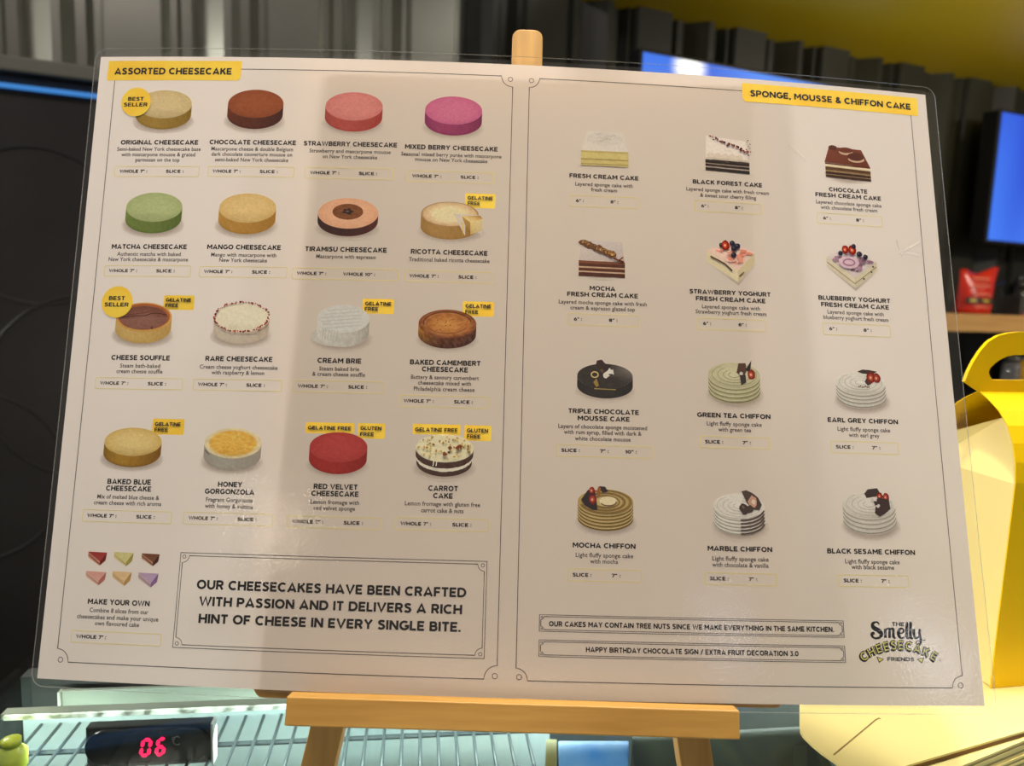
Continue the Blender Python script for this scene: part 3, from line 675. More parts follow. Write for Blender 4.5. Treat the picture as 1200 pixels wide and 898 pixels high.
def fill(mb, poly, h):          # flat filled outline that follows the sheet
    n = len(poly); c = (sum(p[0] for p in poly)/n, sum(p[1] for p in poly)/n)
    P = dense(poly, True, 3.0); n = len(P); K = 5
    vs = [SP(*c, h)]
    for k in range(1, K+1): vs += [SP(c[0]+(p[0]-c[0])*k/K, c[1]+(p[1]-c[1])*k/K, h) for p in P]
    fs = [(0, 1+i, 1+(i+1) % n) for i in range(n)]
    for k in range(K-1): fs += [(1+k*n+i, 1+(k+1)*n+i, 1+(k+1)*n+(i+1) % n, 1+k*n+(i+1) % n) for i in range(n)]
    return mb.add(vs, fs)

for cr in (((1050, 282), (1053, 293), (1056, 301)), ((1053, 296), (1064, 291), (1079, 283)), ((924, 170), (933, 178), (944, 189)), ((1054, 296), (1068, 297), (1080, 300))):
    pts = []
    for px, py in cr:
        w = 0
        for _ in range(6): u, v = on_sheet(px, py, w); w = wsheet(u, v)
        pts.append((u*1000, v*1000))
    ob('film_crease', ribbon(MB(), pts, .42, False, .48, 1.5), m_crease, menu, label='white crease in the plastic film')

# ---- lettering
_cu = {}
# a wide geometric capital alphabet drawn with an even pen: glyph -> (advance, centre lines), capitals one unit high
def _arc(cx, cy, rx, ry, a0, a1, n=14):
    return [(cx+rx*math.cos(math.radians(a0+(a1-a0)*i/n)), cy+ry*math.sin(math.radians(a0+(a1-a0)*i/n))) for i in range(n+1)]
ALPHA = {
 'A': (.98, [[(.09, 0), (.49, .93), (.89, 0)], [(.24, .26), (.74, .26)]]),
 'B': (.78, [[(.1, 0), (.1, 1)], [(.1, .9), (.42, .9)]+_arc(.42, .71, .2, .19, 90, -90)+[(.1, .52)], [(.1, .52), (.46, .52)]+_arc(.46, .31, .22, .21, 90, -90)+[(.1, .1)]]),
 'C': (.90, [_arc(.50, .5, .40, .40, 48, 312, 20)]),
 'D': (.90, [[(.1, 0), (.1, 1)], [(.1, .9), (.42, .9)]+_arc(.42, .5, .38, .4, 90, -90)+[(.1, .1)]]),
 'E': (.70, [[(.1, 0), (.1, 1)], [(.1, .9), (.68, .9)], [(.1, .5), (.62, .5)], [(.1, .1), (.69, .1)]]),
 'F': (.66, [[(.1, 0), (.1, 1)], [(.1, .9), (.66, .9)], [(.1, .47), (.60, .47)]]),
 'G': (.94, [_arc(.50, .5, .40, .40, 48, 335, 20), [(.54, .45), (.87, .45), (.87, .22)]]),
 'H': (.86, [[(.1, 0), (.1, 1)], [(.76, 0), (.76, 1)], [(.1, .5), (.76, .5)]]),
 'I': (.20, [[(.1, 0), (.1, 1)]]),
 'K': (.80, [[(.1, 0), (.1, 1)], [(.12, .40), (.70, .98)], [(.34, .60), (.74, .02)]]),
 'L': (.62, [[(.1, 0), (.1, 1)], [(.1, .1), (.62, .1)]]),
 'M': (1.0, [[(.1, 0), (.1, 1)], [(.12, .94), (.50, .36), (.88, .94)], [(.9, 0), (.9, 1)]]),
 'N': (.88, [[(.1, 0), (.1, 1)], [(.12, .93), (.76, .07)], [(.78, 0), (.78, 1)]]),
 'O': (1.0, [_arc(.5, .5, .40, .40, 0, 360, 26)]),
 'P': (.76, [[(.1, 0), (.1, 1)], [(.1, .9), (.44, .9)]+_arc(.44, .67, .23, .23, 90, -90)+[(.1, .44)]]),
 'R': (.80, [[(.1, 0), (.1, 1)], [(.1, .9), (.44, .9)]+_arc(.44, .68, .22, .22, 90, -90)+[(.1, .46)], [(.42, .46), (.70, .02)]]),
 'S': (.74, [[(.64, .80), (.54, .88), (.38, .91), (.22, .88), (.13, .76), (.19, .62), (.36, .54), (.54, .46), (.63, .31), (.56, .15), (.38, .09), (.20, .11), (.08, .21)]]),
 'T': (.74, [[(.02, .9), (.72, .9)], [(.37, 0), (.37, .9)]]),
 'U': (.86, [[(.1, 1), (.1, .44)]+_arc(.43, .42, .33, .33, 180, 360)+[(.76, .44), (.76, 1)]]),
 'V': (.94, [[(.08, 1), (.47, .06), (.86, 1)]]),
 'W': (1.30, [[(.08, 1), (.36, .07), (.65, .93), (.94, .07), (1.22, 1)]]),
 'X': (.86, [[(.08, 1), (.78, 0)], [(.08, 0), (.78, 1)]]),
 'Y': (.86, [[(.08, 1), (.43, .48), (.78, 1)], [(.43, .5), (.43, 0)]]),
 'Z': (.74, [[(.06, .9), (.62, .9), (.12, .1), (.70, .1)]]),
 '&': (.80, [[(.76, .04), (.24, .64), (.20, .80), (.34, .92), (.50, .84), (.48, .68), (.20, .44), (.10, .26), (.20, .11), (.38, .09), (.56, .18), (.70, .42)]]),
 '0': (.80, [_arc(.40, .5, .30, .40, 0, 360, 22)]),
 '1': (.36, [[(.03, .76), (.22, .92)], [(.24, 0), (.24, 1)]]),
 '3': (.70, [[(.10, .88), (.56, .88), (.32, .56)], _arc(.32, .33, .26, .24, 90, -140, 16)]),
 '6': (.74, [_arc(.37, .34, .27, .25, 0, 360, 20), [(.11, .36), (.20, .64), (.44, .96)]]),
 '7': (.66, [[(.04, .9), (.60, .9), (.24, .02)]]),
 '8': (.76, [_arc(.38, .71, .22, .19, 0, 360, 18), _arc(.38, .31, .27, .21, 0, 360, 18)]),
 '"': (.34, [[(.08, 1), (.08, .70)], [(.28, 1), (.28, .70)]]),
 ':': (.20, [[(.1, .56), (.1, .76)], [(.1, .04), (.1, .24)]]),
 '.': (.20, [[(.1, 0), (.1, .2)]]), ',': (.22, [[(.14, .18), (.07, -.14)]]), '/': (.52, [[(.04, -.04), (.48, 1.04)]]), ' ': (.30, []),
}
def pen(pts, wd):
    n = len(pts); L2 = []; closed = n > 3 and math.hypot(pts[0][0]-pts[-1][0], pts[0][1]-pts[-1][1]) < 1e-6
    if closed: pts = pts[:-1]; n -= 1
    for i, p in enumerate(pts):
        a = pts[(i-1) % n] if (closed or i > 0) else p; b = pts[(i+1) % n] if (closed or i < n-1) else p
        d1 = (p[0]-a[0], p[1]-a[1]); d2 = (b[0]-p[0], b[1]-p[1]); l1 = math.hypot(*d1); l2 = math.hypot(*d2)
        dx = (d1[0]/l1 if l1 else 0)+(d2[0]/l2 if l2 else 0); dy = (d1[1]/l1 if l1 else 0)+(d2[1]/l2 if l2 else 0); l = math.hypot(dx, dy) or 1
        k = 1.0
        if l1 and l2: cs = (d1[0]*d2[0]+d1[1]*d2[1])/l1/l2; k = min(1.5, 1/math.sqrt(max(.08, (1+cs)/2)))
        nx, ny = -dy/l*wd/2*k, dx/l*wd/2*k; L2 += [(p[0]+nx, p[1]+ny), (p[0]-nx, p[1]-ny)]
    return L2, [(2*i+1, 2*((i+1) % n)+1, 2*((i+1) % n), 2*i) for i in range(n if closed else n-1)]
def capitals(s, wd, gap=.12):
    vs = []; fs = []; x = 0
    for ch in s:
        adv, lines = ALPHA[ch]
        for ln in lines:
            v, f = pen(ln, wd); b = len(vs); vs += [(x+a, c) for a, c in v]; fs += [tuple(b+i for i in q) for q in f]
        x += adv+gap
    return vs, fs
def glyphs(s, off):
    if off > .015: return capitals(s, .245 if off < .06 else off)
    if (s, off) in _cu: return _cu[(s, off)]
    c = bpy.data.curves.new('lettering', 'FONT'); c.body = s; c.size = 1; c.fill_mode = 'FRONT'; c.offset = off; c.resolution_u = 2; c.space_character = 1.06 if off > .02 else 1.03
    o = bpy.data.objects.new('lettering', c); COL.objects.link(o)
    dg = bpy.context.evaluated_depsgraph_get(); me = bpy.data.meshes.new_from_object(o.evaluated_get(dg))
    vs = [(v.co.x, v.co.y) for v in me.vertices]; fs = [tuple(p.vertices) for p in me.polygons]
    bpy.data.objects.remove(o); bpy.data.curves.remove(c); bpy.data.meshes.remove(me)
    _cu[(s, off)] = (vs, fs); return vs, fs
CAPH = {}
def caph(off, ch='H'):
    if (off, ch) not in CAPH: ys = [y for _, y in glyphs(ch, off)[0]]; CAPH[(off, ch)] = (min(ys), max(ys))
    return CAPH[(off, ch)]
def letters(mb, s, uc, vc, width, cap, bold=.022, h=.07, slope=0.0, fn=None):
    """width and capital height in page mm; vc is the middle of the capitals (bold) or of the small letters (light)"""
    vs, fs = glyphs(s, bold); xs = [x for x, _ in vs]; x0, x1 = min(xs), max(xs)
    b, tp = (0, 1) if bold > .015 else caph(bold); sy = cap/(tp-b); sx = width/(x1-x0)
    mid = (b+tp)/2 if bold > .015 else (caph(bold, 'x')[0]+caph(bold, 'x')[1])/2
    pts = []
    for x, y in vs:
        du = (x-(x0+x1)/2)*sx; dv = (y-mid)*sy
        if fn: du, dv = fn(du, dv)
        pts.append(SP(uc+du, vc+dv+slope*du, h))
    mb.add(pts, fs); return mb

# ---- frames of the two pages
def concave(u0, u1, v0, v1, r, which):
    """outline pieces with quarter-circles cut into the named corners, anticlockwise from bottom left"""
    o = []
    for k, (cu, cv) in enumerate(((u0, v0), (u1, v0), (u1, v1), (u0, v1))):
        if k in which:
            a0 = (90, 180, 270, 0)[k]
            o += [(cu+r*math.cos(math.radians(a0-q*11.25)), cv+r*math.sin(math.radians(a0-q*11.25))) for q in range(9)]
        else: o.append((cu, cv))
    return o
lp = concave(-201.7, -4.4, 7.6, 290.6, 5.6, (0, 1, 2))
mb = ribbon(MB(), lp, .34, True)
for c in ((-199.8, 8.5), (-5.3, 8.9), (-5.6, 289.0)): ribbon(mb, ring(c, 1.1), .30, True, step=9)
ob('border_line', mb, m_line, menu)
rp = concave(3.8, 200.9, 7.4, 290.1, 5.0, (0, 1, 3))
mb = ribbon(MB(), rp, .34, True)
for c in ((5.2, 8.8), (199.7, 8.4), (4.8, 288.8)): ribbon(mb, ring(c, 1.1), .30, True, step=9)
ob('border_line', mb, m_line, menu)
bn = ob('banner', fill(MB(), rrect(-205.7, -138.4, 284.5, 294.8, 2.2, (0, 1, 0, 0)), .10), m_yel, menu, label='yellow heading band of the left page')
ob('heading', letters(MB(), 'ASSORTED CHEESECAKE', -172.7, 289.3, 59.0, 3.35, .046, .16), m_black, bn)
bn = ob('banner', fill(MB(), rrect(111.2, 205.05, 284.35, 294.45, 2.2, (1, 0, 0, 0)), .10), m_yel, menu, label='yellow heading band of the right page')
ob('heading', letters(MB(), 'SPONGE, MOUSSE & CHIFFON CAKE', 158.05, 289.15, 85.7, 3.35, .046, .16), m_black, bn)

def plate(u0, u1, v0, v1, inset, r, cr, co, wd=.28):
    mb = ribbon(MB(), [(u0, v0), (u1, v0), (u1, v1), (u0, v1)], wd, True)
    ribbon(mb, concave(u0+inset, u1-inset, v0+inset*1.2, v1-inset*1.2, r, (0, 1, 2, 3)), wd, True)
    for u, v in ((u0+co, v0+co), (u1-co, v0+co), (u1-co, v1-co), (u0+co, v1-co)): ribbon(mb, ring((u, v), cr, 14), wd*.9, True, step=9)
    return mb
qf = ob('quote_frame', plate(-148.1, -10.1, 16.0, 57.0, 1.05, 3.0, .75, 1.75), m_line, menu)
mb = MB()
for s, uc, vc, w_ in (('OUR CHEESECAKES HAVE BEEN CRAFTED', -79.15, 43.4, 120.7), ('WITH PASSION AND IT DELIVERS A RICH', -79.1, 36.2, 117.5), ('HINT OF CHEESE IN EVERY SINGLE BITE.', -79.05, 28.8, 116.7)):
    letters(mb, s, uc, vc, w_, 4.0, .040)
ob('quote_text', mb, m_black, qf)
nf = ob('notice_frame', plate(13.55, 148.1, 28.0, 34.95, .62, 1.35, .40, 1.05, .24), m_line, menu)
ob('notice_text', letters(MB(), 'OUR CAKES MAY CONTAIN TREE NUTS SINCE WE MAKE EVERYTHING IN THE SAME KITCHEN.', 80.7, 31.25, 126.0, 2.15, .040), m_black, nf)
nf = ob('notice_frame', plate(13.6, 148.05, 17.5, 24.4, .62, 1.35, .40, 1.05, .24), m_line, menu)
ob('notice_text', letters(MB(), 'HAPPY BIRTHDAY CHOCOLATE SIGN / EXTRA FRUIT DECORATION 3.0', 80.55, 20.9, 93.3, 2.15, .040), m_black, nf)

# ---- what the two pages list: titles, descriptions, prices, badges, picture boxes (page mm)
ITEMS = [
  {'n': 'original', 't': [('ORIGINAL CHEESECAKE', -176.26, 252.33, 38.71)], 'd': [('Semi-baked New York cheesecake base', -176.24, 248.59, 41.78), ('with mascarpone mousse & grated', -176.3, 245.77, 36.86), ('parmesan on the top', -176.37, 243.04, 22.01)], 'p': [('WHOLE 7" :', -187.91, 13.82), ('SLICE :', -167.29, 8.82)], 'b': [['c', (-189.7, 273.03, 7.47), [('BEST', -189.89, 274.61, 7.84), ('SELLER', -189.75, 271.65, 12.06)]]], 'pic': (-175.46, 269.13, 27.69, 20.31), 'box': (-176.27, 237.43, 41.93, 5.06)},
  {'n': 'chocolate', 't': [('CHOCOLATE CHEESECAKE', -130.08, 252.61, 42.42)], 'd': [('Mascarpone cheese & double Belgium', -130.07, 248.88, 40.1), ('dark chocolate couverture mousse on', -130.08, 246.15, 39.63), ('semi-baked New York cheesecake', -129.96, 243.34, 35.94)], 'p': [('WHOLE 7" :', -141.72, 13.69), ('SLICE :', -121.08, 8.83)], 'b': [], 'pic': (-129.97, 269.64, 27.46, 20.4), 'box': (-129.8, 237.64, 41.96, 5.05)},
  {'n': 'strawberry', 't': [('STRAWBERRY CHEESECAKE', -82.38, 252.51, 45.32)], 'd': [('Strawberry and mascarpone mousse', -82.28, 248.5, 39.47), ('on New York cheesecake', -82.2, 245.68, 26.51)], 'p': [('WHOLE 7" :', -93.93, 14.1), ('SLICE :', -72.99, 8.91)], 'b': [], 'pic': (-81.59, 269.17, 28.04, 20.52), 'box': (-82.17, 237.52, 42.58, 5.41)},
  {'n': 'mixed', 't': [('MIXED BERRY CHEESECAKE', -33.33, 251.96, 44.95)], 'd': [('Seasonal mixed berry purée with mascarpone', -33.18, 247.93, 48.66), ('mousse on New York cheesecake', -33.16, 245.29, 35.03)], 'p': [('WHOLE 7" :', -44.66, 14.03), ('SLICE :', -24.04, 8.73)], 'b': [], 'pic': (-32.91, 268.51, 27.91, 20.43), 'box': (-33.19, 237.01, 41.76, 5.43)},
  {'n': 'matcha', 't': [('MATCHA CHEESECAKE', -176.6, 199.68, 37.04)], 'd': [('Authentic matcha with baked', -176.41, 195.73, 31.39), ('New York cheesecake & mascarpone', -176.47, 193.1, 39.17)], 'p': [('WHOLE 7" :', -188.39, 13.92), ('SLICE :', -167.51, 9.14)], 'b': [], 'pic': (-175.84, 216.47, 27.85, 20.4), 'box': (-176.41, 187.67, 42.26, 5.24)},
  {'n': 'mango', 't': [('MANGO CHEESECAKE', -130.35, 199.81, 35.54)], 'd': [('Mango with mascarpone with', -130.17, 195.7, 31.46), ('New York cheesecake', -130.22, 193.07, 23.04)], 'p': [('WHOLE 7" :', -141.84, 13.74), ('SLICE :', -121.18, 8.77)], 'b': [], 'pic': (-130.03, 216.41, 27.7, 20.42), 'box': (-129.93, 187.59, 42.06, 5.04)},
  {'n': 'tiramisu', 't': [('TIRAMISU CHEESECAKE', -81.41, 199.46, 38.75)], 'd': [('Mascarpone with espresso', -81.18, 195.62, 28.38)], 'p': [('WHOLE 7" :', -97.06, 14.03), ('WHOLE 10" :', -74.47, 15.14)], 'b': [], 'pic': (-81.41, 215.47, 28.94, 19.06), 'box': (-81.12, 187.35, 50.04, 5.37)},
  {'n': 'ricotta', 't': [('RICOTTA CHEESECAKE', -32.39, 199.23, 36.29)], 'd': [('Traditional baked ricotta cheesecake', -32.19, 195.12, 38.16)], 'p': [('WHOLE 7" :', -43.78, 13.74), ('SLICE :', -23.34, 8.54)], 'b': [['r', (-18.51, 225.31, 14.49, 7.36), [('GELATINE', -18.55, 226.65, 12.11), ('FREE', -21.53, 223.86, 5.96)]]], 'pic': (-31.76, 214.97, 29.5, 18.83), 'box': (-32.18, 187.19, 41.64, 5.2)},
  {'n': 'souffle', 't': [('CHEESE SOUFFLE', -175.76, 145.73, 28.43)], 'd': [('Steam bath-baked', -175.58, 141.59, 19.5), ('cream cheese souffle', -175.63, 138.98, 22.34)], 'p': [('WHOLE 7" :', -187.37, 13.8), ('SLICE :', -166.64, 8.9)], 'b': [['c', (-189.64, 172.38, 7.64), [('BEST', -189.9, 174.2, 7.91), ('SELLER', -189.77, 171.09, 11.94)]], ['r', (-159.55, 172.37, 14.92, 7.06), [('GELATINE', -159.74, 173.58, 12.34), ('FREE', -162.74, 170.88, 6.22)]]], 'pic': (-175.92, 162.42, 27.27, 19.69), 'box': (-175.44, 133.43, 42.28, 5.19)},
  {'n': 'rare', 't': [('RARE CHEESECAKE', -128.57, 145.81, 31.76)], 'd': [('Cream cheese yoghurt cheesecake', -128.41, 141.61, 36.93), ('with raspberry & lemon', -128.54, 139.02, 24.96)], 'p': [('WHOLE 7" :', -140.12, 13.75), ('SLICE :', -119.73, 8.77)], 'b': [], 'pic': (-128.64, 162.78, 26.52, 19.66), 'box': (-128.27, 133.52, 41.69, 5.15)},
  {'n': 'brie', 't': [('CREAM BRIE', -81.35, 145.84, 20.46)], 'd': [('Steam baked brie', -81.15, 141.74, 18.69), ('& cream cheese souffle', -81.24, 139.16, 24.62)], 'p': [('WHOLE 7" :', -92.95, 14.06), ('SLICE :', -72.09, 8.88)], 'b': [['r', (-64.58, 172.1, 14.85, 7.18), [('GELATINE', -64.64, 173.29, 12.36), ('FREE', -67.67, 170.66, 6.34)]]], 'pic': (-81.81, 162.31, 27.19, 20.27), 'box': (-81.14, 133.6, 42.05, 5.3)},
  {'n': 'camembert', 't': [('BAKED CAMEMBERT', -32.16, 146.03, 32.65), ('CHEESECAKE', -32.2, 142.85, 21.27)], 'd': [('Buttery & savoury camembert', -32.03, 138.78, 31.4), ('cheesecake mixed with', -32.09, 136.12, 24.48), ('Philadelphia cream cheese', -32.15, 133.3, 28.05)], 'p': [('WHOLE 7" :', -43.67, 13.8), ('SLICE :', -23.16, 8.64)], 'b': [['r', (-17.73, 171.97, 14.64, 7.19), [('GELATINE', -17.73, 173.26, 12.07), ('FREE', -20.72, 170.43, 6.07)]]], 'pic': (-31.84, 162.09, 27.0, 18.4), 'box': (-32.17, 127.78, 41.03, 5.26)},
  {'n': 'bakedblue', 't': [('BAKED BLUE', -175.59, 87.97, 20.81), ('CHEESECAKE', -175.57, 84.9, 21.55)], 'd': [('Mix of melted blue cheese &', -175.36, 80.71, 29.57), ('cream cheese with rich aroma', -175.39, 77.98, 32.18)], 'p': [('WHOLE 7" :', -187.06, 14.07), ('SLICE :', -166.26, 8.82)], 'b': [['r', (-159.36, 113.56, 15.16, 7.31), [('GELATINE', -159.56, 114.75, 12.29), ('FREE', -162.46, 112.14, 6.36)]]], 'pic': (-175.54, 103.72, 27.57, 18.23), 'box': (-175.18, 72.22, 42.35, 5.26)},
  {'n': 'honey', 't': [('HONEY', -127.97, 87.89, 11.3), ('GORGONZOLA', -127.95, 84.61, 22.99)], 'd': [('Fragrant Gorgonzola', -127.79, 80.63, 21.64), ('with honey & sultana', -127.71, 77.77, 22.27)], 'p': [('WHOLE 7" :', -139.23, 13.53), ('SLICE :', -118.88, 8.82)], 'b': [], 'pic': (-128.17, 103.85, 26.72, 19.45), 'box': (-127.67, 72.39, 41.26, 5.2)},
  {'n': 'redvelvet', 't': [('RED VELVET', -79.51, 88.02, 19.97), ('CHEESECAKE', -79.6, 84.92, 21.48)], 'd': [('Lemon fromage with', -79.42, 80.81, 22.09), ('red velvet sponge', -79.42, 78.13, 18.68)], 'p': [('WHOLE 7" :', -91.15, 14.11), ('SLICE :', -70.5, 8.73)], 'b': [['r', (-83.78, 114.52, 22.35, 4.96), [('GELATINE FREE', -83.86, 114.48, 19.89)]], ['r', (-64.64, 113.57, 12.38, 7.06), [('GLUTEN', -64.83, 114.82, 9.69), ('FREE', -66.55, 112.02, 6.27)]]], 'pic': (-79.28, 103.2, 26.53, 19.08), 'box': (-79.44, 72.08, 42.41, 5.0)},
  {'n': 'carrot', 't': [('CARROT', -30.88, 88.5, 13.29), ('CAKE', -30.83, 85.18, 8.79)], 'd': [('Lemon fromage with gluten free', -30.83, 81.24, 33.83), ('carrot cake & nuts', -30.83, 78.34, 19.04)], 'p': [('WHOLE 7" :', -42.44, 13.76), ('SLICE :', -21.86, 8.65)], 'b': [['r', (-34.79, 115.0, 21.9, 4.79), [('GELATINE FREE', -34.98, 114.8, 19.38)]], ['r', (-16.01, 113.76, 12.3, 7.05), [('GLUTEN', -16.17, 114.93, 9.64), ('FREE', -17.9, 112.21, 6.15)]]], 'pic': (-30.86, 103.1, 27.01, 19.1), 'box': (-30.79, 72.48, 41.64, 5.3)},
  {'n': 'makeown', 't': [('MAKE YOUR OWN', -175.05, 34.26, 29.14)], 'd': [('Combine 8 slices from our', -174.55, 30.26, 27.59), ('cheesecakes and make your unique', -174.91, 27.32, 38.23), ('own flavoured cake', -174.84, 24.64, 20.8)], 'p': [('WHOLE 7" :', -186.4, 14.25)], 'b': [], 'box': (-174.8, 18.82, 42.03, 5.02)},
  {'n': 'freshcream', 't': [('FRESH CREAM CAKE', 41.12, 239.98, 33.76)], 'd': [('Layered sponge cake with', 41.14, 235.56, 28.04), ('fresh cream', 41.15, 232.89, 12.64)], 'p': [('6" :', 29.41, 3.77), ('8" :', 46.21, 3.88)], 'b': [], 'pic': (41.4, 254.72, 23.29, 18.59), 'box': (41.17, 227.17, 33.16, 5.5)},
  {'n': 'blackforest', 't': [('BLACK FOREST CAKE', 102.19, 239.93, 34.82)], 'd': [('Layered sponge cake with fresh cream', 102.27, 235.66, 41.36), ('& sweet sour cherry filling', 102.34, 232.76, 27.99)], 'p': [('6" :', 90.62, 3.66), ('8" :', 107.43, 3.9)], 'b': [], 'pic': (102.6, 254.89, 22.56, 19.31), 'box': (102.29, 227.38, 33.29, 5.37)},
  {'n': 'chocfresh', 't': [('CHOCOLATE', 163.86, 240.18, 20.02), ('FRESH CREAM CAKE', 163.77, 236.99, 34.21)], 'd': [('Layered chocolate sponge cake', 163.87, 232.87, 34.02), ('with chocolate fresh cream', 163.79, 230.13, 29.38)], 'p': [('6" :', 151.97, 3.91), ('8" :', 169.01, 4.07)], 'b': [], 'pic': (164.32, 254.71, 24.11, 18.09), 'box': (163.86, 224.68, 33.65, 5.46)},
  {'n': 'mochafresh', 't': [('MOCHA', 40.59, 183.78, 12.19), ('FRESH CREAM CAKE', 40.66, 180.64, 33.58)], 'd': [('Layered mocha sponge cake with fresh', 40.83, 176.48, 41.72), ('cream & espresso glazed top', 40.74, 173.77, 30.53)], 'p': [('6" :', 29.08, 3.82), ('8" :', 45.7, 4.04)], 'b': [], 'pic': (40.23, 198.86, 22.12, 19.35), 'box': (40.86, 168.39, 33.27, 5.37)},
  {'n': 'strawfresh', 't': [('STRAWBERRY YOGHURT', 101.92, 184.14, 39.4), ('FRESH CREAM CAKE', 102.08, 180.76, 33.81)], 'd': [('Layered sponge cake with', 102.16, 176.66, 28.13), ('Strawberry yoghurt fresh cream', 102.09, 174.03, 34.3)], 'p': [('6" :', 90.34, 3.9), ('8" :', 107.4, 4.04)], 'b': [], 'pic': (102.57, 199.49, 24.19, 22.3), 'box': (102.13, 168.49, 33.16, 5.43)},
  {'n': 'bluefresh', 't': [('BLUEBERRY YOGHURT', 163.45, 183.89, 36.24), ('FRESH CREAM CAKE', 163.55, 180.56, 34.22)], 'd': [('Layered sponge cake with', 163.62, 176.72, 28.31), ('blueberry yoghurt fresh cream', 163.59, 173.95, 32.68)], 'p': [('6" :', 151.83, 4.05), ('8" :', 168.99, 4.1)], 'b': [], 'pic': (163.22, 200.02, 25.86, 23.04), 'box': (163.66, 168.54, 33.65, 5.73)},
  {'n': 'triple', 't': [('TRIPLE CHOCOLATE', 41.35, 125.17, 32.43), ('MOUSSE CAKE', 41.36, 121.91, 23.91)], 'd': [('Layers of chocolate sponge moistened', 40.98, 117.76, 40.75), ('with rum syrup, filled with dark &', 40.99, 115.12, 35.59), ('white chocolate mousse', 41.0, 112.28, 25.54)], 'p': [('SLICE :', 26.31, 8.47), ('7" :', 41.75, 3.9), ('10" :', 53.87, 5.29)], 'b': [], 'pic': (41.95, 140.74, 25.84, 18.89), 'box': (41.7, 106.94, 43.64, 5.24)},
  {'n': 'greentea', 't': [('GREEN TEA CHIFFON', 101.92, 125.08, 34.55)], 'd': [('Light fluffy sponge cake', 101.99, 120.91, 25.82), ('with green tea', 102.05, 118.24, 15.45)], 'p': [('SLICE :', 92.25, 8.46), ('7" :', 107.53, 3.91)], 'b': [], 'pic': (102.58, 141.49, 24.62, 21.52), 'box': (102.22, 112.62, 32.7, 5.12)},
  {'n': 'earlgrey', 't': [('EARL GREY CHIFFON', 163.62, 124.69, 34.29)], 'd': [('Light fluffy sponge cake', 163.78, 120.27, 25.54), ('with earl grey', 163.69, 117.56, 14.88)], 'p': [('SLICE :', 153.9, 8.54), ('7" :', 169.11, 4.06)], 'b': [], 'pic': (163.67, 140.3, 24.5, 19.64), 'box': (163.66, 112.08, 32.56, 5.38)},
  {'n': 'mochachiffon', 't': [('MOCHA CHIFFON', 41.76, 65.06, 28.04)], 'd': [('Light fluffy sponge cake', 41.92, 60.53, 25.59), ('with mocha', 41.73, 57.94, 12.44)], 'p': [('SLICE :', 32.01, 8.41), ('7" :', 47.1, 3.98)], 'b': [], 'pic': (42.3, 81.66, 25.03, 20.42), 'box': (41.98, 52.15, 32.57, 5.13)},
  {'n': 'marble', 't': [('MARBLE CHIFFON', 102.77, 65.04, 29.34)], 'd': [('Light fluffy sponge cake', 102.85, 60.4, 25.47), ('with chocolate & vanilla', 102.76, 57.71, 25.43)], 'p': [('SLICE :', 92.95, 8.54), ('7" :', 108.15, 3.77)], 'b': [], 'pic': (102.98, 81.33, 23.65, 20.72), 'box': (102.85, 51.9, 32.47, 4.96)},
  {'n': 'sesame', 't': [('BLACK SESAME CHIFFON', 163.27, 65.07, 41.2)], 'd': [('Light fluffy sponge cake', 163.47, 60.38, 25.54), ('with black sesame', 163.44, 57.95, 20.0)], 'p': [('SLICE :', 153.62, 8.41), ('7" :', 168.84, 3.9)], 'b': [], 'pic': (163.67, 83.39, 25.13, 21.67), 'box': (163.4, 52.18, 32.67, 5.01)},
]

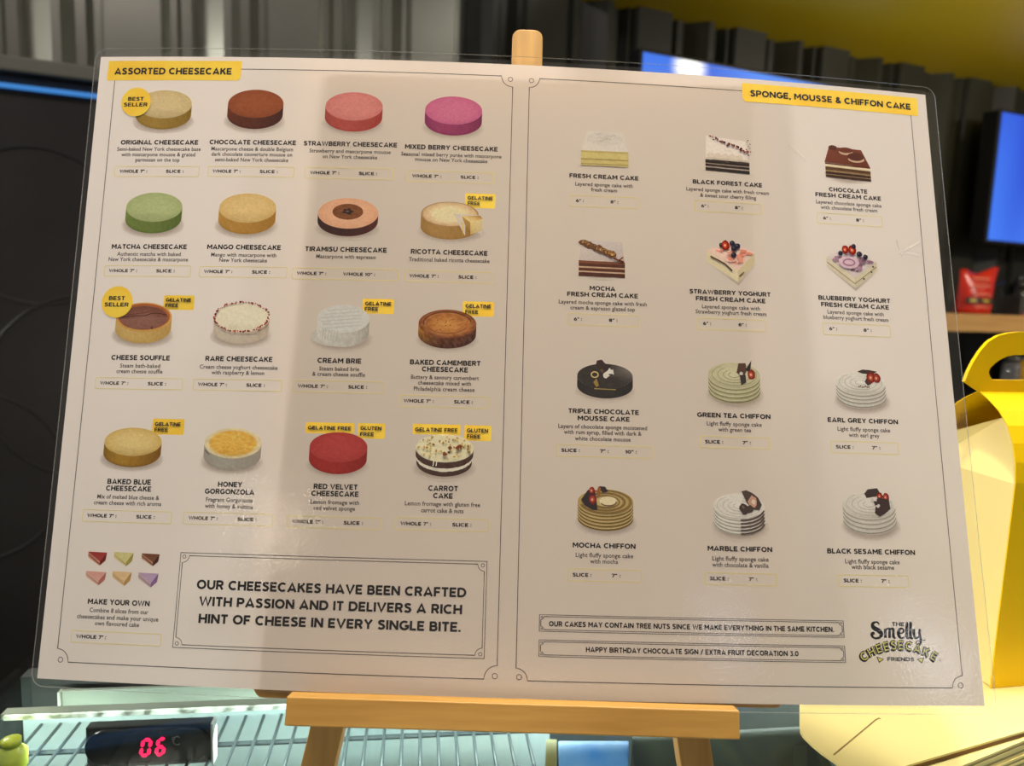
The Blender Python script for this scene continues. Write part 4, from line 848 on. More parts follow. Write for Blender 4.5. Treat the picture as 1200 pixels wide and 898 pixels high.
# ---- printed cake pictures: small flat colour shapes in page millimetres
def mixc(a, b, t): return tuple(x+(y-x)*t for x, y in zip(a, b))
def jit(c, k): d = random.uniform(-k, k); return tuple(max(0, x+d+random.uniform(-k, k)*.25) for x in c)
PG = (206, 192, 183)
class Pic:
    def __init__(s, box):
        s.cx, s.cy, s.w, s.h = box; s.mb = MB(); s.z = .05
    def up(s): s.z += .012; return s.z
    def add(s, pts, fs, cols): s.mb.add([SP(u, v, s.z) for u, v in pts], fs, 0, [ink(c) for c in cols])
    def poly(s, pts, col):
        s.up(); cols = col if isinstance(col, list) else [col]*len(pts); s.add(pts, [tuple(range(len(pts)))], cols)
    def disc(s, cx, cy, rx, ry, col, nr=7, na=40, a0=0, a1=2*math.pi, wob=0, seed=0):
        s.up(); full = abs(a1-a0-2*math.pi) < 1e-6; n = na if full else na+1
        f = col if callable(col) else (lambda r, a: col)
        rnd = random.Random(seed); wb = [1+rnd.uniform(-wob, wob) for _ in range(n)]
        pts = [(cx, cy)]; cols = [f(0, 0)]
        for k in range(1, nr+1):
            for i in range(n):
                a = a0+(a1-a0)*i/na; r = k/nr*(wb[i] if k == nr else 1); pts.append((cx+rx*r*math.cos(a), cy+ry*r*math.sin(a))); cols.append(f(k/nr, a))
        m = n if full else n-1
        fs = [(0, 1+i, 1+(i+1) % n) for i in range(m)]
        for k in range(nr-1): fs += [(1+k*n+i, 1+(k+1)*n+i, 1+(k+1)*n+(i+1) % n, 1+k*n+(i+1) % n) for i in range(m)]
        s.add(pts, fs, cols)
    def wall(s, cx, cy, rx, ry, h0, h1, col, n=40, rows=4, wob=0, dx=0):
        """front half of an upright round wall: between h0 and h1 below the ellipse centre; col(f, g): f left-right 0..1, g top-bottom 0..1"""
        s.up(); pts = []; cols = []
        for j in range(rows+1):
            g = j/rows
            for i in range(n+1):
                a = math.pi+math.pi*i/n; y = cy+ry*math.sin(a)-(h0+(h1-h0)*g)+(random.uniform(-wob, wob) if 0 < j else 0)
                pts.append((cx+rx*math.cos(a), y)); cols.append(col(i/n, g))
        s.add(pts, [(j*(n+1)+i, (j+1)*(n+1)+i, (j+1)*(n+1)+i+1, j*(n+1)+i+1) for j in range(rows) for i in range(n)], cols)
    def arc(s, cx, cy, rx, ry, a0, a1, wd, col, n=20):
        s.up(); pts = []; fs = []
        for i in range(n+1):
            a = a0+(a1-a0)*i/n; pts += [(cx+(rx-wd/2)*math.cos(a), cy+(ry-wd/2)*math.sin(a)), (cx+(rx+wd/2)*math.cos(a), cy+(ry+wd/2)*math.sin(a))]
        s.add(pts, [(2*i, 2*i+1, 2*i+3, 2*i+2) for i in range(n)], [col]*len(pts))
    def line(s, pts, wd, col):
        s.up(); m = MB(); ribbon(m, pts, wd, False, s.z, 1.5); s.mb.add(m.v, m.f, 0, [ink(col)]*len(m.v))
    def blob(s, x, y, r, col, seed=0, k=.3, n=9, asp=1.0):
        rnd = random.Random(seed); s.poly([(x+r*(1+rnd.uniform(-k, k))*math.cos(6.283*i/n), y+asp*r*(1+rnd.uniform(-k, k))*math.sin(6.283*i/n)) for i in range(n)], col)
    def foot(s, dx=0, dy=0, k=1.0):   # the soft patch printed under each cut-out
        s.disc(s.cx+dx, s.cy-s.h*.30+dy, s.w*.56*k, s.h*.30*k, lambda r, a: mixc((172, 156, 146), PG, min(1, max(0, (r-.72)/.28))), 12)

def side3(l, m, d):
    return lambda f, g: jit(mixc(mixc(l, m, min(1, f*3)), d, max(0, (f-.45)/.55)), 4) if g < .85 else jit(mixc(m, d, .6), 4)
def plain_round(p, top, tope, l, m, d, ry=.36, topfn=None, dome=0):
    rx = p.w/2; ry = p.h*ry; cy = p.cy+p.h/2-ry; hs = p.h-2*ry
    p.foot()
    p.wall(p.cx, cy, rx, ry, 0, hs, side3(l, m, d))
    p.disc(p.cx, cy, rx, ry, topfn or (lambda r, a: jit(mixc(top, tope, r**3), 4)), 9, 44)
    return rx, ry, cy, hs
def P_original(p): plain_round(p, (206, 184, 140), (196, 172, 124), (150, 118, 44), (164, 130, 58), (128, 98, 32))
def P_chocolate(p): plain_round(p, (150, 78, 44), (138, 68, 36), (112, 50, 24), (92, 42, 28), (58, 24, 22))
def P_strawberry(p): plain_round(p, (206, 130, 124), (198, 118, 114), (150, 62, 58), (172, 74, 68), (150, 50, 44))
def P_mixed(p): plain_round(p, (198, 108, 142), (188, 94, 132), (122, 42, 82), (148, 56, 98), (112, 34, 72))
def P_matcha(p): plain_round(p, (176, 182, 132), (164, 172, 118), (116, 132, 66), (112, 128, 62), (84, 100, 42))
def P_mango(p): plain_round(p, (216, 186, 130), (206, 172, 112), (180, 136, 64), (182, 136, 62), (160, 112, 40))
def P_tiramisu(p):
    rx, ry, cy, hs = plain_round(p, (222, 172, 140), (214, 160, 128), (46, 26, 26), (58, 28, 28), (86, 34, 26), .40)
    p.disc(p.cx-.2, cy+.8, rx*.51, ry*.52, lambda r, a: jit((124, 72, 40), 10), 6, 32)
    for i in range(5):
        a = i*2.5; p.blob(p.cx-.2+1.6*math.cos(a), cy+1.0+1.0*math.sin(a), 1.1, (44, 34, 36), i, .4, 8, .6)
def P_ricotta(p):
    rx = p.w*.465; cx = p.cx-p.w*.035; ry = p.h*.33; cy = p.cy+p.h/2-ry; hs = p.h*.34
    p.foot()
    p.wall(cx, cy, rx, ry, 0, hs, side3((150, 112, 60), (166, 126, 70), (146, 104, 50)))
    p.disc(cx, cy, rx, ry, lambda r, a: jit((146, 100, 56), 10) if r > .96 else jit(mixc((226, 206, 168), (196, 158, 116), max(0, r-.55)*2), 7), 14, 44)
    A = (cx+rx*.12, cy+ry*.05); B = (cx+rx*.98, cy-ry*.02); C = (cx+rx*.56, cy-ry*.80)
    p.poly([A, B, (p.cx+p.w*.5, cy-ry*.1), (p.cx+p.w*.5, cy-ry*.62-hs), C, (C[0], C[1]-hs*.9)], PG)
    p.poly([A, (C[0]-1.0, C[1]+.3), (C[0]-1.0, C[1]-hs*.95), (A[0]+4.2, A[1]-ry*.75)], [(224, 206, 120), (206, 180, 80), (196, 168, 70), (214, 196, 110)])
    D = (cx+rx*.42, cy-ry*.12); E_ = (p.cx+p.w*.46, cy-ry*.05); F_ = (cx+rx*.72, cy-ry*.62)
    p.poly([D, E_, (p.cx+p.w*.5, cy-ry*.30), F_], [(228, 196, 130), (160, 104, 50), (196, 150, 90), (226, 202, 150)])
    p.poly([F_, (p.cx+p.w*.5, cy-ry*.30), (p.cx+p.w*.5, cy-ry*.2-hs), (F_[0]+.3, F_[1]-hs*.95)], [(216, 190, 130), (214, 196, 150), (206, 186, 146), (200, 170, 100)])
    p.poly([D, F_, (F_[0]+.3, F_[1]-hs*.95), (F_[0]-1.4, F_[1]-hs*.6)], [(190, 150, 70), (176, 136, 70), (140, 100, 50), (150, 110, 50)])
def P_souffle(p):
    rx, ry, cy, hs = plain_round(p, (210, 160, 84), (206, 156, 80), (196, 160, 96), (206, 172, 106), (186, 146, 78))
    p.disc(p.cx, cy+.2, rx*.93, ry*.90, lambda r, a: jit(mixc((150, 98, 84), (178, 96, 46), max(0, (r-.55)/.45)), 6), 8, 40)
    p.disc(p.cx, cy-.35, rx*.86, ry*.80, lambda r, a: jit(mixc((152, 104, 92), (126, 74, 58), r if math.sin(a) > 0 else r*.3), 6), 8, 40)
    p.line([(p.cx-rx*.8, cy-.2), (p.cx-rx*.3, cy+.6), (p.cx+.5, cy+.7), (p.cx+rx*.30, cy+2.0), (p.cx+rx*.52, cy+1.9), (p.cx+rx*.8, cy+1.2)], .35, (78, 36, 28))
    p.line([(p.cx-rx*.6, cy+1.0), (p.cx+.5, cy+2.2), (p.cx+rx*.3, cy+3.4)], .3, (112, 62, 46))
    p.blob(p.cx+rx*.32, cy-ry*.72, .5, (84, 44, 26), 3)
def P_rare(p):
    rx, ry, cy, hs = plain_round(p, (222, 212, 190), (220, 208, 186), (198, 182, 166), (204, 188, 172), (188, 168, 150))
    rnd = random.Random(4)
    for i in range(74):
        a = 6.283*i/74+rnd.uniform(-.04, .04); k = rnd.uniform(.93, 1.0)
        p.blob(p.cx+rx*k*math.cos(a), cy+ry*k*math.sin(a)+(.5 if math.sin(a) > .3 else 0), rnd.uniform(.28, .55), rnd.choice([(140, 40, 42), (112, 28, 34), (166, 70, 66)]), i, .5, 7)
    p.blob(p.cx+rx*.66, cy-ry*.86, .4, (110, 30, 32), 5)
def P_brie(p):
    rx = p.w*.45; cx = p.cx+p.w*.045; ry = p.h*.33; cy = p.cy+p.h/2-ry; hs = p.h*.33
    p.foot(.8, -.2)
    p.disc(p.cx-p.w*.06, p.cy-p.h*.24, p.w*.44, p.h*.24, lambda r, a: jit((196, 188, 180), 5), 5, 36)
    p.wall(cx, cy, rx, ry, 0, hs, lambda f, g: jit(mixc((206, 200, 194), (158, 148, 140), f*f), 10))
    p.disc(cx, cy, rx, ry, lambda r, a: jit((206, 201, 197), 5), 9, 44)
    for i in range(6):
        y = cy+ry*(.65-i*.25); hw = rx*math.sqrt(max(.05, 1-((y-cy)/ry)**2))*.86
        p.line([(cx-hw, y-.7), (cx, y+.2), (cx+hw*.8, y+1.0)], .4, (192, 186, 183))
    for i in range(6): p.line([(cx-rx*.75+i*1.4, cy-ry*.75-i*.16), (cx-rx*.75+i*1.3-.3, cy-ry*.75-hs*.75-i*.2)], .4, (186, 179, 173))
def P_camembert(p):
    rx = p.w/2; ry = p.h*.37; cy = p.cy+p.h/2-ry; hs = p.h*.27
    p.foot()
    p.wall(p.cx, cy, rx, ry, 0, hs, lambda f, g: jit(mixc(mixc((196, 136, 34), (104, 52, 30), min(1, f*2.2)), (56, 30, 24), g*.5+f*.35), 22))
    p.disc(p.cx, cy, rx, ry, lambda r, a: jit(mixc((200, 138, 66), (122, 62, 34), max(0, (r-.62)/.38)), 16), 10, 44)
    p.disc(p.cx-.2, cy-.1, rx*.74, ry*.72, lambda r, a: jit(mixc((206, 150, 76), (170, 104, 52), r), 14), 8, 40)
    p.arc(p.cx, cy+.1, rx*.83, ry*.82, .2, 3.3, .5, (96, 44, 28)); p.arc(p.cx-.3, cy-.2, rx*.7, ry*.66, 2.6, 6.0, .35, (134, 74, 40))
    for i in range(14):
        r = random.Random(i); p.blob(p.cx+r.uniform(-.7, .7)*rx, cy+r.uniform(-.6, .6)*ry, .5, (150, 88, 46), i, .5, 7, .5)
def P_bakedblue(p):
    plain_round(p, (218, 192, 132), (202, 170, 100), (120, 88, 20), (168, 126, 40), (116, 72, 16))
def P_honey(p):
    rx, ry, cy, hs = plain_round(p, (222, 170, 74), (216, 196, 150), (150, 142, 134), (168, 160, 150), (152, 140, 130),
        topfn=lambda r, a: jit(mixc((214, 160, 60), (224, 186, 96), random.random()) if r < .86 else (216, 198, 160), 8))
    p.line([(p.cx-rx*.96, cy-hs*.6), (p.cx-rx*.8, cy-hs*.6-2.2)], .5, (112, 102, 96))
def P_redvelvet(p): plain_round(p, (178, 62, 60), (168, 52, 52), (150, 34, 34), (158, 38, 36), (130, 26, 24))
def P_carrot(p):
    rx = p.w*.485; ry = p.h*.33; cy = p.cy+p.h/2-ry; hs = p.h*.33
    p.foot()
    p.wall(p.cx, cy, rx*.96, ry, hs*.55, hs, lambda f, g: jit((70, 46, 40), 8))
    p.wall(p.cx, cy, rx*.97, ry, hs*.36, hs*.66, lambda f, g: jit((226, 214, 194), 6), wob=.12)
    p.wall(p.cx, cy, rx, ry, 0, hs*.42, lambda f, g: jit((74, 48, 42), 9), wob=.12)
    p.disc(p.cx, cy+.2, rx, ry, lambda r, a: jit((226, 212, 178), 6), 8, 44, wob=.02)
    rnd = random.Random(9)
    for i in range(70):
        a = rnd.uniform(0, 6.283); k = math.sqrt(rnd.random()); p.blob(p.cx+rx*.93*k*math.cos(a), cy+.6+ry*.88*k*math.sin(a), rnd.uniform(.25, .62), rnd.choice([(150, 118, 70), (168, 136, 84), (192, 158, 104), (120, 92, 58), (206, 176, 124), (180, 164, 100)]), i, .5, 7)
    for x, y in ((-2.4, -3.4), (4.8, .6), (6.2, 1.6), (.6, .4)): p.blob(p.cx+x*.8+2, cy+y*.7, .95, (112, 66, 44), int(9+x), .35, 8)
    for x in (-3.6, -2.2): p.line([(p.cx+x-1, cy-ry*.9), (p.cx+x-1.3, cy-ry*.9-2.3)], .4, (226, 214, 194))
# square slices seen from the front
def layers(p, x0, x1, y0, y1, bands, sk=0):
    y = y1
    for fr, c in bands:
        yb = y-(y1-y0)*fr; p.up(); n = 10
        pts = [(x0+(x1-x0)*i/n, yy+random.uniform(-.06, .06)-sk*i/n) for yy in (y, yb) for i in range(n+1)]
        p.add(pts, [(i, n+1+i, n+2+i, i+1) for i in range(n)], [jit(c, 7) for _ in pts]); y = yb
def P_freshcream(p):
    x0, x1 = p.cx-p.w/2, p.cx+p.w/2; y0 = p.cy-p.h/2; ym = y0+p.h*.42
    p.poly([(x0+.2, ym), (x1-.2, ym), (x1-3, p.cy+p.h*.5-.5), (x0+3, p.cy+p.h*.5-.5)], (211, 199, 191))
    p.disc(p.cx, p.cy+p.h*.28, p.w*.37, p.h*.19, lambda r, a: jit((205, 194, 186), 4), 5, 30, wob=.06)
    for i in range(9):
        r = random.Random(i+3); x = p.cx+r.uniform(-.3, .25)*p.w; y = p.cy+p.h*(.28+r.uniform(-.12, .12))
        p.line([(x, y), (x+1.3, y+.5), (x+2.6, y-.1)], .35, (186, 174, 167))
    layers(p, x0, x1, y0, ym, ((.12, (178, 158, 96)), (.40, (196, 178, 118)), (.10, (160, 140, 84)), (.22, (194, 176, 116)), (.08, (160, 140, 84)), (.08, (190, 172, 120))))
def P_blackforest(p):
    x0, x1 = p.cx-p.w*.5, p.cx+p.w*.485; y0 = p.cy-p.h/2; ym = y0+p.h*.36
    p.poly([(x0+.2, ym+.3), (x1-.4, ym-.4), (x1-1.2, p.cy+p.h*.40), (x0+.5, p.cy+p.h*.5)], (222, 208, 200))
    layers(p, x0, x1, y0+.9, ym, ((.12, (64, 48, 42)), (.22, (38, 26, 24)), (.08, (150, 128, 116)), (.20, (44, 30, 26)), (.10, (170, 150, 138)), (.28, (34, 24, 22))), .9)
    for i in range(5): p.blob(x0+2.8+i*3.6, ym+1.6-i*.08, 1.9, (206, 190, 176), i, .1, 12)
    layers(p, x0+.1, x1-.2, ym-.2, ym+.9, ((1, (196, 180, 166)),), .5)
    for i in range(34):
        r = random.Random(i); f = i/33; p.blob(x0+2.4+f*(p.w-3.6)+r.uniform(-.5, .5), p.cy+p.h*.47-f*7.2+r.uniform(-.7, .7), r.uniform(.3, .7), r.choice([(92, 34, 32), (60, 24, 22), (130, 60, 56), (150, 84, 80)]), i, .6, 6)
    for i in range(9):
        r = random.Random(i+50); p.blob(x1-.6+r.uniform(-1.2, 1.2), p.cy+p.h*(.42-.42*i/8), .32, (74, 30, 30), i, .6, 6)
def P_chocfresh(p):
    x0, x1 = p.cx-p.w*.47, p.cx+p.w*.5; y0 = p.cy-p.h/2; ym = y0+p.h*.47
    p.foot(0, -.6, .9)
    p.poly([(x0-.6, ym+.4), (x1, ym-.8), (x1-4.2, p.cy+p.h*.43), (x0+2.2, p.cy+p.h*.47)], [(112, 54, 36), (104, 46, 30), (118, 56, 38), (126, 62, 42)])
    layers(p, x0-.3, x1, y0+.9, ym+.2, ((.10, (92, 44, 28)), (.17, (222, 200, 168)), (.22, (92, 58, 34)), (.12, (150, 118, 80)), (.16, (60, 34, 26)), (.05, (150, 118, 84)), (.18, (64, 38, 28))), .95)
    p.disc(p.cx-p.w*.30, p.cy+p.h*.44, 2.3, 1.3, (92, 44, 36), 2, 20); p.disc(p.cx-p.w*.02, p.cy+p.h*.33, 3.7, 1.6, (206, 168, 136), 2, 24); p.disc(p.cx-p.w*.02, p.cy+p.h*.39, 3.9, 1.5, (112, 52, 36), 2, 24)
    p.disc(p.cx+p.w*.20, p.cy+p.h*.13, 4.3, 1.7, (214, 172, 140), 2, 26); p.disc(p.cx+p.w*.19, p.cy+p.h*.21, 4.3, 2.2, (92, 42, 30), 2, 26)
def P_mochafresh(p):
    x0, x1 = p.cx-p.w*.5, p.cx+p.w*.5; y0 = p.cy-p.h/2; ym = y0+p.h*.42
    p.foot(0, -.3, .85)
    p.poly([(x0+.1, ym), (x1-.1, ym-.2), (x1-1.4, p.cy+p.h*.42), (x0+1.6, p.cy+p.h*.46)], [(196, 180, 176), (186, 170, 168), (198, 184, 180), (206, 192, 188)])
    layers(p, x0, x1, y0+.4, ym, ((.17, (120, 66, 42)), (.20, (84, 40, 28)), (.09, (190, 156, 126)), (.20, (88, 44, 30)), (.09, (196, 164, 136)), (.25, (78, 38, 28))), .3)
    for i in range(11):
        r = random.Random(i); f = i/10; x = x0+2.2+f*(p.w*.62); y = p.cy+p.h*.38-f*5.6
        p.blob(x, y, 2.0, (104, 64, 36), i, .35, 10, .8); p.blob(x+.3, y+.3, 1.25, (158, 116, 68), i+20, .35, 9, .6); p.blob(x, y-.2, .6, (206, 176, 124), i+30, .4, 7, .6)
    p.line([(x1-5.5, p.cy-.2), (x1-3, p.cy-1.1), (x1-.6, p.cy-1.9)], .9, (92, 46, 32)); p.line([(x1-3, p.cy-1.1), (x1-.9, p.cy+.6)], .6, (92, 46, 32))
def diamond(p, top, left, right, pts):
    A, B, C, D, lo = pts           # left, back, right, front of the top; drop
    p.poly([(A[0], A[1]-1), (D[0], D[1]-lo*.6), (C[0], C[1]-1), (C[0]+.6, C[1]-lo*1.0), (D[0]+.2, D[1]-lo*1.28), (A[0]-.1, A[1]-lo*1.05)], [PG, (176, 160, 150), PG, PG, (180, 166, 154), PG])
    p.poly([A, D, (D[0], D[1]-lo), (A[0]+.3, A[1]-lo*.98)], [jit(left, 4) for _ in range(4)])
    p.poly([D, C, (C[0]-.3, C[1]-lo*.98), (D[0], D[1]-lo)], [jit(right, 4) for _ in range(4)])
    p.poly([A, D, C, B], [jit(top, 3) for _ in range(4)])
def bil(A, B, C, D, a, b): return tuple((A[k]*(1-a)+B[k]*a)*(1-b)+(D[k]*(1-a)+C[k]*a)*b for k in (0, 1))
def berry(p, x, y, r, c=(44, 40, 52)):
    p.blob(x, y, r, c, int(x*7), .08, 12); p.blob(x-r*.25, y+r*.3, r*.4, mixc(c, (120, 116, 130), .4), 1, .1, 8)
def straw(p, x, y, r, seed):
    p.blob(x, y, r, (128, 30, 22), seed, .12, 12, 1.25); p.blob(x-.2, y, r*.62, (180, 66, 46), seed, .12, 10, 1.25); p.blob(x-.25, y-.1, r*.28, (226, 160, 130), seed, .12, 8, 1.2)
def P_strawfresh(p):
    w, h = p.w, p.h; A = (p.cx-w*.5, p.cy+h*.25); B = (p.cx+w*.02, p.cy+h*.44); C = (p.cx+w*.5, p.cy+h*.24); D = (p.cx+w*.14, p.cy-h*.19)
    diamond(p, (224, 190, 176), (214, 198, 166), (204, 186, 152), (A, B, C, D, h*.26))
    for i in range(26):
        r = random.Random(i); a = r.random(); b = r.random(); x, y = bil(A, B, C, D, .1+.8*a, .1+.8*b)
        p.blob(x, y, r.uniform(.7, 1.7), jit((214, 140, 120), 10), i, .5, 8, .6)
    p.line([(A[0]+2.2, A[1]-h*.14), (p.cx-w*.12, p.cy-h*.05), (p.cx+.6, p.cy-h*.20)], .7, (70, 46, 40)); p.line([(p.cx+w*.16, p.cy-h*.32), (p.cx+w*.26, p.cy-h*.22)], .5, (90, 60, 50))
    p.arc(p.cx-w*.0, p.cy+h*.10, 3.0, 2.0, 0, 6.28, .5, (232, 190, 176))
    berry(p, p.cx-w*.18, p.cy+h*.37, 1.2); straw(p, p.cx-w*.10, p.cy+h*.37, 2.0, 4); berry(p, p.cx+w*.04, p.cy+h*.42, 1.4); berry(p, p.cx+w*.14, p.cy+h*.36, 1.5); berry(p, p.cx+w*.07, p.cy+h*.31, 1.5); berry(p, p.cx+w*.06, p.cy+h*.16, 1.35)
def P_bluefresh(p):
    w, h = p.w, p.h; A = (p.cx-w*.5, p.cy+h*.22); B = (p.cx-w*.08, p.cy+h*.42); C = (p.cx+w*.5, p.cy+h*.16); D = (p.cx+w*.04, p.cy-h*.24)
    diamond(p, (206, 190, 186), (212, 198, 174), (206, 192, 166), (A, B, C, D, h*.22))
    p.line([(A[0]+.3, A[1]-h*.13), (D[0], D[1]-h*.12), (C[0]-.3, C[1]-h*.12)], .4, (150, 130, 110))
    for x, y in ((.22, -.24), (.38, -.08), (.42, .04)): p.blob(p.cx+w*x, p.cy+h*y, .45, (60, 40, 54), 2)
    for i in range(34):
        r = random.Random(i); a = .1+.8*r.random(); b = .1+.8*r.random(); x, y = bil(A, B, C, D, a, b)
        p.blob(x, y, r.uniform(.8, 1.8), jit((148, 112, 130), 12), i, .5, 8, .6)
    p.disc(p.cx-w*.06, p.cy+h*.10, w*.2, h*.14, lambda r, a: jit((198, 168, 178), 8), 4, 26); p.arc(p.cx-w*.06, p.cy+h*.10, w*.11, h*.07, 0, 6.28, .7, (150, 104, 128))
    straw(p, p.cx-w*.12, p.cy+h*.38, 1.7, 5); straw(p, p.cx+w*.02, p.cy+h*.38, 2.1, 8); berry(p, p.cx-w*.22, p.cy+h*.29, 1.2); berry(p, p.cx+w*.05, p.cy+h*.46, 1.2); berry(p, p.cx+w*.15, p.cy+h*.29, 1.5); berry(p, p.cx+w*.27, p.cy+h*.24, 1.25)
def choc(p, pts, c=(54, 38, 36)): p.poly([(p.cx+x, p.cy+y) for x, y in pts], c)
def P_triple(p):
    p.h *= .86; p.cy -= p.h*.08
    rx, ry, cy, hs = plain_round(p, (62, 56, 52), (48, 42, 40), (38, 34, 34), (46, 42, 42), (34, 30, 30),
        topfn=lambda r, a: jit(mixc((52, 46, 44), (120, 110, 104), max(0, math.cos(a-.5))**3*r*.9), 6))
    p.line([(p.cx-5, cy-ry*.85-1), (p.cx+5, cy-ry*.86-1.2)], .35, (180, 150, 80))
    choc(p, [(-4.5, 7), (-3.8, 9.6), (-1.5, 10), (0, 8.3), (3, 7.5), (2, 5.5), (-2, 5)]); p.blob(p.cx+2.5, cy+2.2, 1.9, (226, 214, 206), 3, .5, 9, .8); p.blob(p.cx+.3, cy+.3, 1.5, (220, 206, 196), 6, .5, 9, .8)
    p.arc(p.cx-4.8, cy+.6, 1.6, 1.3, 0, 6.28, .55, (206, 176, 120)); choc(p, [(-5.5, -.8), (-4, 1.2), (-2.8, -2.2), (-4, -3)], (150, 120, 60)); p.blob(p.cx-1.5, cy+2.6, .8, (96, 70, 54), 2)
def chiffon(p, c, d, hi, n=4):
    rx, ry, cy, hs = p.w/2, p.h*.27, 0, 0; cy = p.cy+p.h/2-ry-p.h*.10; hs = p.h-2*ry-p.h*.10
    p.foot(.3, -.5, 1.02)
    p.wall(p.cx, cy, rx, ry, 0, hs, lambda f, g: jit(mixc(c, d, abs(f-.4)*.9+g*.15), 5), rows=8)
    for i in range(n):
        y = cy-hs*(i+.7)/n
        p.arc(p.cx, y, rx*.985, ry, math.pi+.05, 2*math.pi-.05, .42, mixc(d, (90, 80, 60), .25)); p.arc(p.cx, y+hs*.42/n, rx*.985, ry, math.pi+.05, 2*math.pi-.05, .34, hi)
    p.disc(p.cx, cy, rx, ry, lambda r, a: jit(mixc(hi, c, r), 4), 8, 44)
    for k in (.86, .64, .42, .22): p.arc(p.cx, cy, rx*k, ry*k, 2.2, 7.6, .35, mixc(c, d, .75))
    return rx, ry, cy, hs
def P_greentea(p):
    chiffon(p, (186, 178, 146), (146, 138, 98), (206, 198, 170))
    choc(p, [(1.2, 4), (2.2, 8.4), (5.6, 8.6), (6, 5), (4.2, 1)], (84, 54, 46)); choc(p, [(5.4, 5.4), (8.4, 10), (7.6, 4)], (40, 34, 36)); straw(p, p.cx+8.2, p.cy+3.2, 1.9, 4); choc(p, [(2.6, 2.6), (3.2, -2), (5.6, -.6), (5.4, 3)], (58, 46, 46)); p.blob(p.cx+3.4, p.cy+3.6, .9, (206, 196, 190), 3)
def P_earlgrey(p):
    chiffon(p, (208, 200, 190), (176, 166, 156), (218, 211, 203))
    choc(p, [(-1.4, 7.8), (1.2, 8.9), (4.6, 8.8), (8.4, 8.2), (6, 6.6), (1, 7)], (62, 46, 44)); choc(p, [(2.0, 3.0), (4.2, 7), (5.2, 2.2), (3.4, 1.2)], (70, 54, 48)); straw(p, p.cx+5.3, p.cy+5.2, 2.2, 3); straw(p, p.cx+8.0, p.cy+5.0, 1.9, 6)
    for i in range(7): p.blob(p.cx-1+i*.8, p.cy+.6+.3*math.sin(i*2), .35, (96, 62, 56), i)
def P_mochachiffon(p):
    rx, ry, cy, hs = chiffon(p, (176, 148, 92), (112, 82, 36), (206, 184, 134), 5)
    for k, w_ in ((.92, .8), (.70, .9), (.50, .7)): p.arc(p.cx, cy, rx*k, ry*k, 3.4, 8.6, w_, (132, 104, 58))
    p.disc(p.cx+1.2, cy+.2, 4.0, 2.2, (222, 206, 172), 3, 26); p.arc(p.cx+1.2, cy+.2, 3.6, 1.9, 3.6, 6.3, .5, (96, 70, 40))
    choc(p, [(-11, 3.5), (-8, 7.8), (-5, 8.2), (-4, 3), (-3.6, -1.2), (-6, -1), (-9.6, 1)], (48, 36, 42)); choc(p, [(-3, 9.6), (-.2, 9.4), (1.2, 7.2), (-1.4, 6.6)], (52, 40, 44)); straw(p, p.cx-6.2, p.cy+7.6, 1.3, 2); straw(p, p.cx-5.8, p.cy+3.6, 1.7, 5); choc(p, [(-4.3, 5.6), (-3.4, 9.4), (-2.2, 9), (-2.6, 5.4)], (150, 92, 50))
def P_marble(p):
    rx, ry, cy, hs = chiffon(p, (212, 204, 196), (182, 172, 162), (220, 212, 205), 5)
    for i in range(5):
        y = cy-hs*(i+.55)/5; p.arc(p.cx, y, rx*.97, ry, 4.75, 6.1, .75, (86, 66, 58))
    choc(p, [(1.2, 9.2), (3.4, 9.8), (6.2, 8.6), (8.8, 6.6), (10.4, 3.4), (9.2, 1), (5.8, 1.2), (3.6, 4)], (74, 58, 52)); p.blob(p.cx+6.3, p.cy+4.8, 2.0, (200, 150, 130), 3, .2, 10, 1.3); p.blob(p.cx+6.6, p.cy+4.6, .9, (222, 198, 180), 3, .2, 10, 1.3)
    p.blob(p.cx+2.2, p.cy+1.4, 2.3, (66, 50, 48), 4, .25, 10); p.blob(p.cx+4.6, p.cy+1.2, 1.7, (70, 54, 50), 5, .25, 10); p.blob(p.cx+1.8, p.cy+2.2, .7, (110, 92, 84), 4)
def P_sesame(p):
    chiffon(p, (206, 197, 187), (176, 165, 154), (216, 208, 199))
    choc(p, [(-2, 7.6), (-.2, 9.6), (4.4, 10.2), (6.2, 7), (3.6, 6.4), (-1, 5.6)], (62, 44, 42)); straw(p, p.cx+5.4, p.cy+6.6, 1.4, 2); straw(p, p.cx+8.2, p.cy+6.2, 1.6, 7); choc(p, [(2.0, 4.6), (5.2, 6), (9.6, 5), (10, 1), (7, -1.4), (4.6, -2.6), (2.4, -1.2), (3, 2)], (64, 46, 46)); p.blob(p.cx+3.0, p.cy+5.0, .9, (220, 210, 205), 3); p.blob(p.cx+4.2, p.cy+2.0, .8, (210, 198, 192), 5, .5)

